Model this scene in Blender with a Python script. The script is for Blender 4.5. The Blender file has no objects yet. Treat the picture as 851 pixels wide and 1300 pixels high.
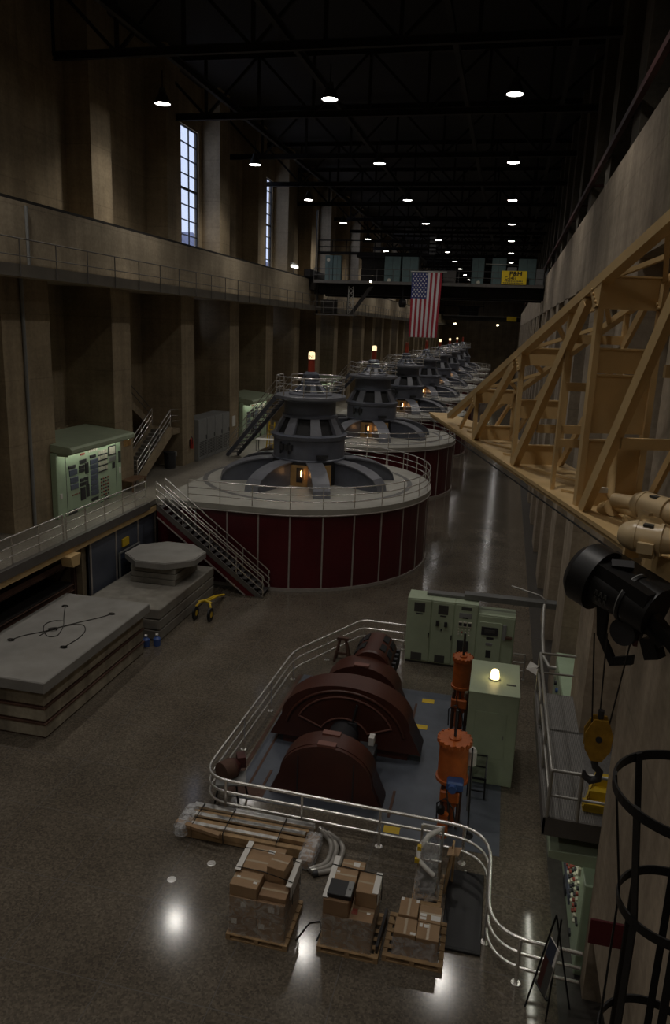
import bpy, math, random
from mathutils import Vector, Matrix
random.seed(7)
PI = math.pi
R_ = math.radians
sc = bpy.context.scene
COL = sc.collection

# ------------------------------------------------------------------ helpers
class MB:
    """collects shapes (world coordinates) and links them as one mesh object"""
    def __init__(s):
        s.v = []; s.f = []; s.sm = []; s.mi = []; s.cur = 0
    def _add(s, vs, fs, smooth=False):
        o = len(s.v); s.v += [tuple(p) for p in vs]
        for f in fs:
            s.f.append([o + i for i in f]); s.sm.append(smooth); s.mi.append(s.cur)
        return s
    def hexa(s, p):            # 8 points: bottom 4 ccw, top 4 ccw
        return s._add(p, [(3,2,1,0),(4,5,6,7),(0,1,5,4),(1,2,6,5),(2,3,7,6),(3,0,4,7)])
    def b(s, x0,x1,y0,y1,z0,z1):
        return s.hexa([(x0,y0,z0),(x1,y0,z0),(x1,y1,z0),(x0,y1,z0),(x0,y0,z1),(x1,y0,z1),(x1,y1,z1),(x0,y1,z1)])
    def cb(s, c, d, rz=0):     # centred box, rotated about z
        x,y,z = c; a,b_,h = d[0]/2,d[1]/2,d[2]/2; ca,sa = math.cos(rz),math.sin(rz)
        def P(i,j,k): return (x+i*a*ca-j*b_*sa, y+i*a*sa+j*b_*ca, z+k*h)
        return s.hexa([P(-1,-1,-1),P(1,-1,-1),P(1,1,-1),P(-1,1,-1),P(-1,-1,1),P(1,-1,1),P(1,1,1),P(-1,1,1)])
    def bev(s, x0,x1,y0,y1,z0,z1,c=.01):   # box with bevelled edges
        def ring(i,z): return [(x0+i,y0+c,z),(x0+c,y0+i,z),(x1-c,y0+i,z),(x1-i,y0+c,z),(x1-i,y1-c,z),(x1-c,y1-i,z),(x0+c,y1-i,z),(x0+i,y1-c,z)]
        rs = [ring(c*.99,z0),ring(0,z0+c),ring(0,z1-c),ring(c*.99,z1)]
        vs = sum(rs,[]); fs=[tuple(range(7,-1,-1)), tuple(range(24,32))]
        for k in range(3):
            for i in range(8):
                j=(i+1)%8; fs.append((k*8+i,k*8+j,k*8+8+j,k*8+8+i))
        return s._add(vs,fs)
    def bar(s, p, q, w, h, up=(0,0,1)):    # rectangular member between two points
        p=Vector(p); q=Vector(q); d=(q-p).normalized(); u=Vector(up)
        if abs(d.dot(u))>.98: u=Vector((0,1,0))
        r=d.cross(u).normalized(); u=r.cross(d).normalized()
        a=r*w/2; c=u*h/2
        return s.hexa([p-a-c,p+a-c,q+a-c,q-a-c,p-a+c,p+a+c,q+a+c,q-a+c])
    def ibeam(s, p, q, w, h, up=(0,0,1), t=.012):
        p=Vector(p); q=Vector(q); d=(q-p).normalized(); u=Vector(up)
        if abs(d.dot(u))>.98: u=Vector((0,1,0))
        r=d.cross(u).normalized(); u=r.cross(d).normalized()
        s.bar(p,q,t,h,u); s.bar(p+u*(h/2),q+u*(h/2),w,t,u); s.bar(p-u*(h/2),q-u*(h/2),w,t,u)
        return s
    def tube(s, path, r, n=8, closed=False, cap=True):
        P=[Vector(p) for p in path]; m=len(P); vs=[]; prev=None
        for i,p in enumerate(P):
            if closed: d=P[(i+1)%m]-P[i-1]
            else: d=P[min(i+1,m-1)]-P[max(i-1,0)]
            d.normalize()
            if prev is None:
                u=Vector((0,0,1)) if abs(d.z)<.9 else Vector((1,0,0))
            else: u=prev
            a=d.cross(u)
            if a.length<1e-6: a=d.cross(Vector((0,1,0)))
            a.normalize(); u=a.cross(d).normalized(); prev=u
            rr=r[i] if isinstance(r,(list,tuple)) else r
            for k in range(n):
                t=2*PI*k/n; vs.append(p+a*(rr*math.cos(t))+u*(rr*math.sin(t)))
        fs=[]
        for i in range(m if closed else m-1):
            j=(i+1)%m
            for k in range(n):
                l=(k+1)%n; fs.append((i*n+k,i*n+l,j*n+l,j*n+k))
        s._add(vs,fs,True)
        if cap and not closed:
            s._add(vs[:n],[tuple(range(n-1,-1,-1))]); s._add(vs[-n:],[tuple(range(n))])
        return s
    def cyl(s, p, q, r, n=20, r2=None):
        return s.tube([p,q],[r,r if r2 is None else r2],n)
    def lathe(s, prof, c=(0,0,0), n=32, axis='z', a0=0, a1=2*PI):
        """prof: list of (radius, height); sharp between segments, smooth around"""
        full=abs(a1-a0-2*PI)<1e-6; m=n if full else n+1
        def P(r,h,t):
            x,y=r*math.cos(t),r*math.sin(t)
            if axis=='z': return (c[0]+x,c[1]+y,c[2]+h)
            if axis=='y': return (c[0]+x,c[1]+h,c[2]+y)
            return (c[0]+h,c[1]+x,c[2]+y)
        for (r0,h0),(r1,h1) in zip(prof,prof[1:]):
            vs=[P(r0,h0,a0+(a1-a0)*k/n) for k in range(m)]+[P(r1,h1,a0+(a1-a0)*k/n) for k in range(m)]
            fs=[]
            for k in range(n):
                l=(k+1)%m; fs.append((k,l,m+l,m+k))
            s._add(vs,fs,True)
        return s
    def prism(s, poly, z0, z1):            # plan polygon, vertical extrusion
        n=len(poly); vs=[(x,y,z0) for x,y in poly]+[(x,y,z1) for x,y in poly]
        fs=[tuple(range(n-1,-1,-1)),tuple(range(n,2*n))]+[(i,(i+1)%n,n+(i+1)%n,n+i) for i in range(n)]
        return s._add(vs,fs)
    def prismy(s, poly, y0, y1, smooth=False):           # x-z polygon, extruded along y
        n=len(poly); vs=[(x,y0,z) for x,z in poly]+[(x,y1,z) for x,z in poly]
        s._add(vs,[tuple(range(n)),tuple(range(2*n-1,n-1,-1))])
        return s._add(vs,[((i+1)%n,i,n+i,n+(i+1)%n) for i in range(n)],smooth)
    def prismx(s, poly, x0, x1):           # y-z polygon, extruded along x
        n=len(poly); vs=[(x0,y,z) for y,z in poly]+[(x1,y,z) for y,z in poly]
        fs=[tuple(range(n-1,-1,-1)),tuple(range(n,2*n))]+[(i,(i+1)%n,n+(i+1)%n,n+i) for i in range(n)]
        return s._add(vs,fs)
    def sheet(s, pts, t, nrm):             # polygon plate with a thickness
        n=len(pts); k=Vector(nrm).normalized()*t
        vs=[Vector(p) for p in pts]+[Vector(p)+k for p in pts]
        fs=[tuple(range(n)),tuple(range(2*n-1,n-1,-1))]+[((i+1)%n,i,n+i,n+(i+1)%n) for i in range(n)]
        return s._add(vs,fs)
    def build(s, name, mat, parent=None, origin=None):
        root=parent
        off=Vector((0,0,0))
        if parent is not None:
            while root is not None:
                off+=root.location; root=root.parent
        elif origin is not None: off=Vector(origin)
        elif s.v:
            xs=[p[0] for p in s.v]; ys=[p[1] for p in s.v]; zs=[p[2] for p in s.v]
            off=Vector(((min(xs)+max(xs))/2,(min(ys)+max(ys))/2,min(zs)))
        me=bpy.data.meshes.new(name)
        me.from_pydata([(p[0]-off.x,p[1]-off.y,p[2]-off.z) for p in s.v],[],s.f)
        mats=mat if isinstance(mat,(list,tuple)) else [mat]
        for m in mats: me.materials.append(m)
        me.polygons.foreach_set('use_smooth',s.sm); me.polygons.foreach_set('material_index',s.mi)
        me.update()
        o=bpy.data.objects.new(name,me); COL.objects.link(o)
        if parent is not None: o.parent=parent
        else: o.location=off
        return o

def tag(o,label=None,cat=None,group=None,kind=None):
    if label: o['label']=label
    if cat: o['category']=cat
    if group: o['group']=group
    if kind: o['kind']=kind
    return o
def T(name,label,cat,loc,group=None):
    o=bpy.data.objects.new(name,None); COL.objects.link(o); o.location=loc; o.empty_display_size=.2
    return tag(o,label,cat,group)
def S(mb,name,mat,label=None):
    o=mb.build(name,mat); tag(o,label,None,None,'structure'); return o
def one(mb,name,mat,label,cat,group=None,kind=None):
    return tag(mb.build(name,mat),label,cat,group,kind)
def copy_tree(o,parent=None):
    c=o.copy(); COL.objects.link(c)
    if parent is not None: c.parent=parent
    for ch in list(o.children): copy_tree(ch,c)
    return c
def text_mb(mb, txt, size, org, ex, ey, ez, depth=.004, bold=0.0):
    """letters as solid shapes: org = lower-left corner, ex/ey = writing and up directions, ez = towards reader"""
    cu=bpy.data.curves.new('letters','FONT'); cu.body=txt; cu.size=size; cu.extrude=depth; cu.offset=bold
    ob=bpy.data.objects.new('letters',cu); COL.objects.link(ob)
    dg=bpy.context.evaluated_depsgraph_get(); dg.update()
    me=bpy.data.meshes.new_from_object(ob.evaluated_get(dg))
    ex,ey,ez,org=Vector(ex),Vector(ey),Vector(ez),Vector(org)
    mb._add([org+ex*v.co.x+ey*v.co.y+ez*v.co.z for v in me.vertices],[tuple(p.vertices) for p in me.polygons])
    bpy.data.objects.remove(ob); bpy.data.curves.remove(cu); bpy.data.meshes.remove(me)
    return mb
def arc(cx,cy,r,a0,a1,n):
    return [(cx+r*math.cos(a0+(a1-a0)*i/n),cy+r*math.sin(a0+(a1-a0)*i/n)) for i in range(n+1)]
def fillet(pts,rad,n=6):
    """round the inner corners of a plan polyline; rad: one radius or one per corner"""
    out=[Vector(pts[0]).to_2d()]
    for i in range(1,len(pts)-1):
        p=Vector(pts[i]).to_2d(); a=(Vector(pts[i-1]).to_2d()-p); b=(Vector(pts[i+1]).to_2d()-p)
        r=rad[i-1] if isinstance(rad,(list,tuple)) else rad
        r=min(r,a.length*.49,b.length*.49); a.normalize(); b.normalize()
        p0=p+a*r; p1=p+b*r
        for k in range(n+1):
            t=k/n; out.append(p0*(1-t)**2+p*2*t*(1-t)+p1*t*t)
    out.append(Vector(pts[-1]).to_2d())
    return [(q.x,q.y) for q in out]
def resample(path,ts):
    """points at distances ts along a plan path"""
    P=[Vector(p) for p in path]; L=[0]
    for a,b in zip(P,P[1:]): L.append(L[-1]+(b-a).length)
    out=[]
    for t in ts:
        t=max(0,min(L[-1],t))
        for i in range(len(P)-1):
            if t<=L[i+1]+1e-6:
                k=(t-L[i])/max(1e-6,L[i+1]-L[i]); out.append(P[i].lerp(P[i+1],k)); break
    return out,L[-1]

# ------------------------------------------------------------------ materials
def newmat(name):
    m=bpy.data.materials.new(name); m.use_nodes=True
    return m,m.node_tree.nodes,m.node_tree.links
def paint(name,col,rough=.5,metal=0,var=.12,scale=3.0,bump=0,spec=.5,dirt=0,dirtcol=(.03,.025,.02)):
    m,N,L=newmat(name); bs=N['Principled BSDF']
    bs.inputs['Roughness'].default_value=rough; bs.inputs['Metallic'].default_value=metal
    bs.inputs['Specular IOR Level'].default_value=spec
    tc=N.new('ShaderNodeTexCoord'); nz=N.new('ShaderNodeTexNoise'); nz.inputs['Scale'].default_value=scale; nz.inputs['Detail'].default_value=6
    L.new(tc.outputs['Object'],nz.inputs['Vector'])
    cr=N.new('ShaderNodeValToRGB'); lo=[c*(1-var) for c in col]; hi=[min(1,c*(1+var)) for c in col]
    cr.color_ramp.elements[0].position=.3; cr.color_ramp.elements[1].position=.7
    cr.color_ramp.elements[0].color=(*lo,1); cr.color_ramp.elements[1].color=(*hi,1)
    L.new(nz.outputs['Fac'],cr.inputs['Fac']); last=cr.outputs['Color']
    if dirt:
        n2=N.new('ShaderNodeTexNoise'); n2.inputs['Scale'].default_value=scale*.4; n2.inputs['Detail'].default_value=8
        L.new(tc.outputs['Object'],n2.inputs['Vector'])
        r2=N.new('ShaderNodeValToRGB'); r2.color_ramp.elements[0].position=.5; r2.color_ramp.elements[1].position=.75
        r2.color_ramp.elements[0].color=(0,0,0,1); r2.color_ramp.elements[1].color=(dirt,dirt,dirt,1)
        L.new(n2.outputs['Fac'],r2.inputs['Fac'])
        mx=N.new('ShaderNodeMixRGB'); mx.inputs['Color2'].default_value=(*dirtcol,1)
        L.new(r2.outputs['Color'],mx.inputs['Fac']); L.new(last,mx.inputs['Color1']); last=mx.outputs['Color']
    L.new(last,bs.inputs['Base Color'])
    if bump:
        bp=N.new('ShaderNodeBump'); bp.inputs['Strength'].default_value=bump; bp.inputs['Distance'].default_value=.02
        L.new(nz.outputs['Fac'],bp.inputs['Height']); L.new(bp.outputs['Normal'],bs.inputs['Normal'])
    return m
def concrete(name,col,board=1.2,streak=.35,rough=.85):
    """board-marked concrete: horizontal lifts, vertical water streaks, blotches"""
    m,N,L=newmat(name); bs=N['Principled BSDF']; bs.inputs['Roughness'].default_value=rough; bs.inputs['Specular IOR Level'].default_value=.25
    tc=N.new('ShaderNodeTexCoord'); ge=N.new('ShaderNodeNewGeometry')
    def noise(sc_,det,vec):
        mp=N.new('ShaderNodeMapping'); mp.inputs['Scale'].default_value=sc_
        L.new(vec,mp.inputs['Vector']); nz=N.new('ShaderNodeTexNoise'); nz.inputs['Scale'].default_value=1; nz.inputs['Detail'].default_value=det
        L.new(mp.outputs['Vector'],nz.inputs['Vector']); return nz.outputs['Fac']
    pos=ge.outputs['Position']
    blot=noise((.5,.5,.5),8,pos); stk=noise((2.2,2.2,.1),5,pos); brd=noise((.3,.3,5),4,pos); fine=noise((9,9,9),4,pos)
    def ramp(fac,a,b,lo,hi):
        r=N.new('ShaderNodeMapRange'); r.inputs['From Min'].default_value=a; r.inputs['From Max'].default_value=b
        r.inputs['To Min'].default_value=lo; r.inputs['To Max'].default_value=hi; L.new(fac,r.inputs['Value']); return r.outputs['Result']
    def mul(a,b):
        k=N.new('ShaderNodeMath'); k.operation='MULTIPLY'; L.new(a,k.inputs[0]); L.new(b,k.inputs[1]); return k.outputs[0]
    f=mul(mul(ramp(blot,.3,.7,.74,1.2),ramp(stk,.3,.7,1-streak*.6,1+streak*.25)),mul(ramp(brd,.3,.7,.93,1.06),ramp(fine,.3,.7,.88,1.1)))
    # lift joints
    sx=N.new('ShaderNodeSeparateXYZ'); L.new(pos,sx.inputs[0])
    md=N.new('ShaderNodeMath'); md.operation='PINGPONG'; md.inputs[1].default_value=board/2; L.new(sx.outputs['Z'],md.inputs[0])
    j=ramp(md.outputs[0],0,.03,.8,1)
    f=mul(f,j)
    mx=N.new('ShaderNodeVectorMath'); mx.operation='SCALE'; mx.inputs[0].default_value=col; L.new(f,mx.inputs['Scale'])
    L.new(mx.outputs['Vector'],bs.inputs['Base Color'])
    bp=N.new('ShaderNodeBump'); bp.inputs['Strength'].default_value=.25; bp.inputs['Distance'].default_value=.02
    L.new(f,bp.inputs['Height']); L.new(bp.outputs['Normal'],bs.inputs['Normal'])
    return m
def terrazzo(name,c0,c1,rough,tile=2.1,line=(.14,.13,.12)):
    m,N,L=newmat(name); bs=N['Principled BSDF']; bs.inputs['Specular IOR Level'].default_value=.75; ge=N.new('ShaderNodeNewGeometry'); pos=ge.outputs['Position']
    v=N.new('ShaderNodeTexVoronoi'); v.inputs['Scale'].default_value=26; L.new(pos,v.inputs['Vector'])
    n1=N.new('ShaderNodeTexNoise'); n1.inputs['Scale'].default_value=.55; n1.inputs['Detail'].default_value=9; L.new(pos,n1.inputs['Vector'])
    n2=N.new('ShaderNodeTexNoise'); n2.inputs['Scale'].default_value=14; n2.inputs['Detail'].default_value=3; L.new(pos,n2.inputs['Vector'])
    sp=N.new('ShaderNodeSeparateColor'); L.new(v.outputs['Color'],sp.inputs[0])
    a=N.new('ShaderNodeMath'); a.operation='MULTIPLY'; L.new(sp.outputs[0],a.inputs[0]); L.new(n2.outputs['Fac'],a.inputs[1])
    cr=N.new('ShaderNodeValToRGB'); cr.color_ramp.elements[0].color=(*c0,1); cr.color_ramp.elements[1].color=(*c1,1); cr.color_ramp.elements[1].position=.55
    L.new(a.outputs[0],cr.inputs['Fac'])
    mr=N.new('ShaderNodeMapRange'); mr.inputs['From Min'].default_value=.3; mr.inputs['From Max'].default_value=.7; mr.inputs['To Min'].default_value=.82; mr.inputs['To Max'].default_value=1.15
    L.new(n1.outputs['Fac'],mr.inputs['Value'])
    vm=N.new('ShaderNodeVectorMath'); vm.operation='SCALE'; L.new(cr.outputs['Color'],vm.inputs[0]); L.new(mr.outputs['Result'],vm.inputs['Scale'])
    # brass strip joints
    sx=N.new('ShaderNodeSeparateXYZ'); L.new(pos,sx.inputs[0]); ds=[]
    for k,o in (('X',.0),('Y',.35)):
        ad=N.new('ShaderNodeMath'); ad.operation='ADD'; ad.inputs[1].default_value=o; L.new(sx.outputs[k],ad.inputs[0])
        pp=N.new('ShaderNodeMath'); pp.operation='PINGPONG'; pp.inputs[1].default_value=tile/2; L.new(ad.outputs[0],pp.inputs[0]); ds.append(pp.outputs[0])
    mn=N.new('ShaderNodeMath'); mn.operation='MINIMUM'; L.new(ds[0],mn.inputs[0]); L.new(ds[1],mn.inputs[1])
    lt=N.new('ShaderNodeMath'); lt.operation='LESS_THAN'; lt.inputs[1].default_value=.008; L.new(mn.outputs[0],lt.inputs[0])
    mx=N.new('ShaderNodeMixRGB'); mx.inputs['Color2'].default_value=(*line,1); L.new(lt.outputs[0],mx.inputs['Fac']); L.new(vm.outputs['Vector'],mx.inputs['Color1'])
    L.new(mx.outputs['Color'],bs.inputs['Base Color'])
    rr=N.new('ShaderNodeMapRange'); rr.inputs['From Min'].default_value=.3; rr.inputs['From Max'].default_value=.7; rr.inputs['To Min'].default_value=rough*.85; rr.inputs['To Max'].default_value=rough*1.2
    L.new(n1.outputs['Fac'],rr.inputs['Value']); L.new(rr.outputs['Result'],bs.inputs['Roughness'])
    return m
def emit(name,col,strength):
    m,N,L=newmat(name); N.remove(N['Principled BSDF']); e=N.new('ShaderNodeEmission')
    e.inputs['Color'].default_value=(*col,1); e.inputs['Strength'].default_value=strength
    L.new(e.outputs[0],N['Material Output'].inputs['Surface']); return m
def clearfilm(name,col,amount,rough):
    m,N,L=newmat(name); bs=N['Principled BSDF']; bs.inputs['Base Color'].default_value=(*col,1); bs.inputs['Roughness'].default_value=rough
    tr=N.new('ShaderNodeBsdfTransparent'); mx=N.new('ShaderNodeMixShader')
    tc=N.new('ShaderNodeTexCoord'); nz=N.new('ShaderNodeTexNoise'); nz.inputs['Scale'].default_value=5; nz.inputs['Detail'].default_value=4; nz.inputs['Distortion'].default_value=1.5
    L.new(tc.outputs['Object'],nz.inputs['Vector'])
    mr=N.new('ShaderNodeMapRange'); mr.inputs['From Min'].default_value=.35; mr.inputs['From Max'].default_value=.7; mr.inputs['To Min'].default_value=amount*.3; mr.inputs['To Max'].default_value=amount*1.5
    L.new(nz.outputs['Fac'],mr.inputs['Value']); L.new(mr.outputs['Result'],mx.inputs['Fac'])
    bp=N.new('ShaderNodeBump'); bp.inputs['Strength'].default_value=.6; bp.inputs['Distance'].default_value=.03; L.new(nz.outputs['Fac'],bp.inputs['Height']); L.new(bp.outputs['Normal'],bs.inputs['Normal'])
    L.new(tr.outputs[0],mx.inputs[1]); L.new(bs.outputs[0],mx.inputs[2]); L.new(mx.outputs[0],N['Material Output'].inputs['Surface'])
    return m

M={}
M['conc']=concrete('board_marked_concrete',(.36,.285,.185),board=2.4)
M['conc2']=concrete('band_concrete',(.42,.35,.25),board=2.6,streak=.3)
M['concr']=concrete('right_wall_concrete',(.40,.33,.25),board=3.1,streak=.4)
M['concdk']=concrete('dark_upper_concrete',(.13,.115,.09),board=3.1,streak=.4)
M['concgrey']=paint('weathered_concrete',(.22,.205,.175),.85,var=.22,scale=2.2,bump=.2,dirt=.6,dirtcol=(.09,.07,.05))
M['slabtop']=paint('cast_slab_concrete',(.25,.24,.22),.8,var=.15,scale=1.2,bump=.1,dirt=.35,dirtcol=(.12,.1,.08))
M['slabside']=concrete('stained_slab_side',(.37,.325,.245),board=5,streak=.6)
M['floor']=terrazzo('terrazzo_floor',(.085,.071,.057),(.17,.143,.108),.115)
M['gal']=terrazzo('gallery_terrazzo',(.16,.145,.12),(.3,.27,.22),.4,tile=1.4,line=(.1,.09,.08))
M['strip']=paint('dark_floor_border',(.055,.05,.045),.35,var=.25,scale=6)
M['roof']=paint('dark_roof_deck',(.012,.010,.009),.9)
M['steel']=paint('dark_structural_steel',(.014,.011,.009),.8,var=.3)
M['redrail']=paint('dark_red_steel',(.06,.014,.011),.6,var=.3)
M['chrome']=paint('polished_rail_metal',(.85,.83,.79),.27,.85,var=.05)
M['dullrail']=paint('painted_grey_rail',(.14,.13,.12),.5,.3)
M['grayrail']=paint('grey_steel_rail',(.42,.41,.38),.4,.5,var=.1)
M['maroonp']=paint('maroon_panel',(.085,.006,.011),.33,var=.18,scale=.8)
M['trimlt']=paint('light_panel_strip',(.5,.46,.43),.4,.4)
M['deck']=paint('pale_deck_paint',(.40,.385,.34),.5,var=.1,scale=1.5,dirt=.4,dirtcol=(.2,.19,.17))
M['gen']=paint('blue_grey_machine_paint',(.115,.124,.155),.32,var=.12,scale=2)
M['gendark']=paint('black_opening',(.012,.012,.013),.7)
M['genpl']=paint('pale_grey_machine_paint',(.17,.175,.2),.35,var=.12,scale=2)
M['tanwall']=paint('tan_pit_lining',(.48,.29,.11),.6,var=.15)
M['redstalk']=paint('red_stalk_paint',(.36,.045,.02),.45)
M['globe']=emit('lit_number_globe',(1,.76,.42),1.5)
M['globeoff']=paint('unlit_red_globe',(.28,.06,.035),.4)
M['ink']=paint('black_lettering',(.015,.012,.01),.6)
M['warm']=emit('warm_work_lamp',(1,.5,.18),9)
M['underlamp']=emit('canopy_tube_lamp',(1,.97,.86),9)
M['lens']=emit('ceiling_lamp_lens',(1,.96,.92),20)
M['tubelight']=emit('tube_light',(1,.93,.8),6)
M['bulb']=emit('crane_floodlight',(1,.85,.55),22)
M['beacon']=emit('amber_beacon_glass',(1,.74,.3),5)
M['green']=paint('pale_green_cabinet',(.40,.47,.33),.42,var=.07,scale=2,dirt=.15,dirtcol=(.25,.28,.2))
M['greenpan']=paint('green_switchboard',(.40,.52,.36),.4,var=.06,scale=2)
M['teal']=paint('blue_green_crane_cabinet',(.13,.2,.2),.5,var=.1)
M['grey']=paint('grey_cabinet',(.24,.245,.24),.5,var=.08)
M['greyd']=paint('dark_grey_grille',(.06,.06,.055),.6)
M['tray']=paint('grey_cable_tray',(.14,.14,.135),.5,.2)
M['black']=paint('black_machine_paint',(.007,.007,.0075),.45,var=.2)
M['blackgl']=paint('black_satin_panel',(.007,.007,.008),.42,var=.2)
M['bluef']=paint('blue_floor_paint',(.088,.1,.125),.45,var=.2,scale=1.5,dirt=.5,dirtcol=(.05,.055,.06))
M['bluew']=paint('blue_wall_panel',(.085,.096,.125),.5,var=.12,scale=1)
M['bluegate']=paint('dark_blue_gate',(.035,.045,.075),.5)
M['mach']=paint('dark_red_brown_machine',(.07,.022,.014),.4,var=.18,scale=1.2)
M['machl']=paint('worn_maroon_plate',(.2,.085,.065),.5)
M['orange']=paint('orange_valve_paint',(.47,.115,.022),.38,var=.2,scale=4,dirt=.3,dirtcol=(.1,.04,.02))
M['bluem']=paint('blue_motor_paint',(.04,.09,.25),.4)
M['tan']=paint('tan_crane_paint',(.6,.42,.2),.5,var=.1,scale=2.5,dirt=.22,dirtcol=(.28,.18,.09))
M['tanlt']=paint('cream_motor_paint',(.6,.46,.27),.35,var=.08,scale=4)
M['yellow']=paint('yellow_paint',(.62,.42,.02),.5,var=.1)
M['yelsign']=paint('yellow_sign_face',(.95,.68,.02),.5,var=.05)
M['hooky']=paint('worn_yellow_block',(.36,.2,.02),.5,var=.25,scale=12)
M['card']=paint('brown_cardboard',(.33,.21,.115),.75,var=.1,scale=3)
M['card2']=paint('darker_cardboard',(.27,.165,.09),.75,var=.1,scale=3)
M['tape']=paint('packing_tape',(.42,.33,.22),.25,var=.05)
M['paper']=paint('white_paper',(.72,.7,.66),.7,var=.04)
M['wood']=paint('pallet_wood',(.36,.235,.12),.8,var=.25,scale=5)
M['film']=clearfilm('stretch_wrap_film',(.7,.68,.64),.36,.18)
M['film2']=clearfilm('loose_plastic_sheet',(.75,.76,.78),.42,.16)
M['foil']=paint('shiny_metal_channel',(.6,.59,.57),.28,.9,var=.25,scale=6)
M['conduit']=paint('grey_conduit_hose',(.36,.34,.31),.45,.3,var=.2)
M['dark']=paint('dark_equipment',(.03,.03,.033),.5)
M['rust']=paint('rusty_rack_steel',(.09,.045,.03),.8,var=.3)
M['rope']=paint('dark_steel_rope',(.03,.026,.022),.6,.4)
M['extred']=paint('red_extinguisher',(.4,.03,.02),.35)
M['toe']=paint('balcony_toe_board',(.2,.18,.15),.6,.1,var=.15,scale=.8)
M['grating']=paint('grey_grating',(.17,.165,.16),.6,.3,var=.25,scale=18)
M['flagr']=paint('flag_red',(.34,.02,.035),.8,var=.05); M['flagw']=paint('flag_white',(.66,.64,.64),.8,var=.04); M['flagb']=paint('flag_blue',(.035,.045,.17),.8,var=.05)
M['glass']=clearfilm('window_glass',(.9,.92,1),.03,.05)
M['rock']=paint('canyon_rock',(.16,.17,.24),.9,var=.4,scale=.12,bump=.5)
M['redpl']=paint('red_painted_board',(.1,.008,.012),.6)
M['brownt']=paint('brown_table_wood',(.16,.09,.05),.6)
M['inst']=paint('blue_grey_instrument',(.1,.12,.17),.4); M['instred']=paint('red_indicator',(.3,.06,.04),.5); M['cream']=paint('cream_meter_face',(.62,.6,.5),.5)
M['tread']=paint('dark_stair_tread',(.05,.045,.045),.6)
M['jug']=paint('blue_plastic',(.05,.1,.3),.35)

def railing(name,label,base,posts,hs=(1.0,.68,.36),r=.024,pr=.026,mat=None,group=None,cat='railing',flange=True):
    """base: 3-D foot line; posts: distances along it"""
    mat=mat or M['chrome']; base=[Vector(p) if len(p)==3 else Vector((p[0],p[1],0)) for p in base]
    t=T(name,label,cat,base[len(base)//2],group)
    for i,h in enumerate(hs):
        m=MB(); m.tube([p+Vector((0,0,h)) for p in base],r if i==0 else r*.85,8); m.build('top_rail' if i==0 else 'lower_rail',mat,t)
    pts,L=resample(base,posts)
    for p in pts:
        m=MB(); m.tube([p,p+Vector((0,0,hs[0]))],pr,8)
        if flange: m.lathe([(.0,.02),(.06,.02),(.06,0)],p,12)
        m.build('post',mat,t)
    return t
def every(L,step,start=0.0):
    n=max(1,round((L-start)/step)); return [start+(L-start)*i/n for i in range(n+1)]
def plen(path):
    return sum((Vector(b)-Vector(a)).length for a,b in zip(path,path[1:]))

# ================================================================== SETTING
YA,YB,HT=-9.0,206.0,25.6
S(MB().b(-20.2,1.95,YA,YB,-.3,0),'floor',M['floor'],'speckled polished terrazzo floor of the hall')
S(MB().b(1.95,4.2,YA,YB,-.3,.004),'trim_1',M['strip'],'dark floor border along the right wall')
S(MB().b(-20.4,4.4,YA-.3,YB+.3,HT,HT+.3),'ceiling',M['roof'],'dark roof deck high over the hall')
S(MB().b(-20.4,4.4,YB,YB+.4,0,HT),'wall_end',M['conc'],'brown concrete end wall far down the hall')
S(MB().b(-20.4,4.4,YA-.4,YA,0,HT),'wall_back',M['conc'],'concrete wall at the near end of the hall')

GZ=3.9; GX=-15.3
LP=[]                                            # left pilasters (y0,y1)
LP+= [(1.6,3.3),(9.1,10.8),(16.5,18.2),(23.6,26.5)]
k=0
while 31.25+7.45*k<YB-2: LP.append((31.25+7.45*k,32.95+7.45*k)); k+=1
WB=[i for i in range(len(LP)) if abs(LP[i][0]-38.7)<.1][0]
wins=[i for i in range(WB,len(LP)-1,2)]           # every second bay has a tall window
w=MB()
w.b(-20.4,-19.9,YA,YB,0,GZ)                      # lower wall
for i,(a,b) in enumerate(LP):
    w.b(-19.9,-17.5,a,b,GZ-.02,13.3)             # lower pilaster
    w.b(-19.6,-18.2,a,b,15.6,HT)                 # upper pilaster
edges=[YA]+[v for p in LP for v in p]+[YB]
for i in range(len(LP)+1):
    a,b=edges[2*i],edges[2*i+1]
    bay=i-1
    if bay in wins:
        o0,o1=a+1.6,b-.45
        w.b(-20.4,-19.9,a-.1,b+.1,GZ,11.3)
        w.b(-20.4,-19.9,a-.1,o1-1.3,11.3,13.0); w.b(-20.4,-19.9,o1,b+.1,11.3,13.0)
        w.b(-20.4,-19.9,a-.1,b+.1,13.0,13.6)
        w.b(-19.7,-19.4,a-.1,b+.1,13.6,16.1); w.b(-19.7,-19.4,a-.1,o0,16.1,23.0); w.b(-19.7,-19.4,o1,b+.1,16.1,23.0); w.b(-19.7,-19.4,a-.1,b+.1,23.0,HT)
    else:
        w.b(-20.4,-19.9,a-.1,b+.1,GZ,13.6); w.b(-20.4,-19.4,a-.1,b+.1,13.6,HT)
S(w,'wall_left',M['conc'],'left wall of board-marked brown concrete with tall pilasters')
nwin=0
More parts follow.
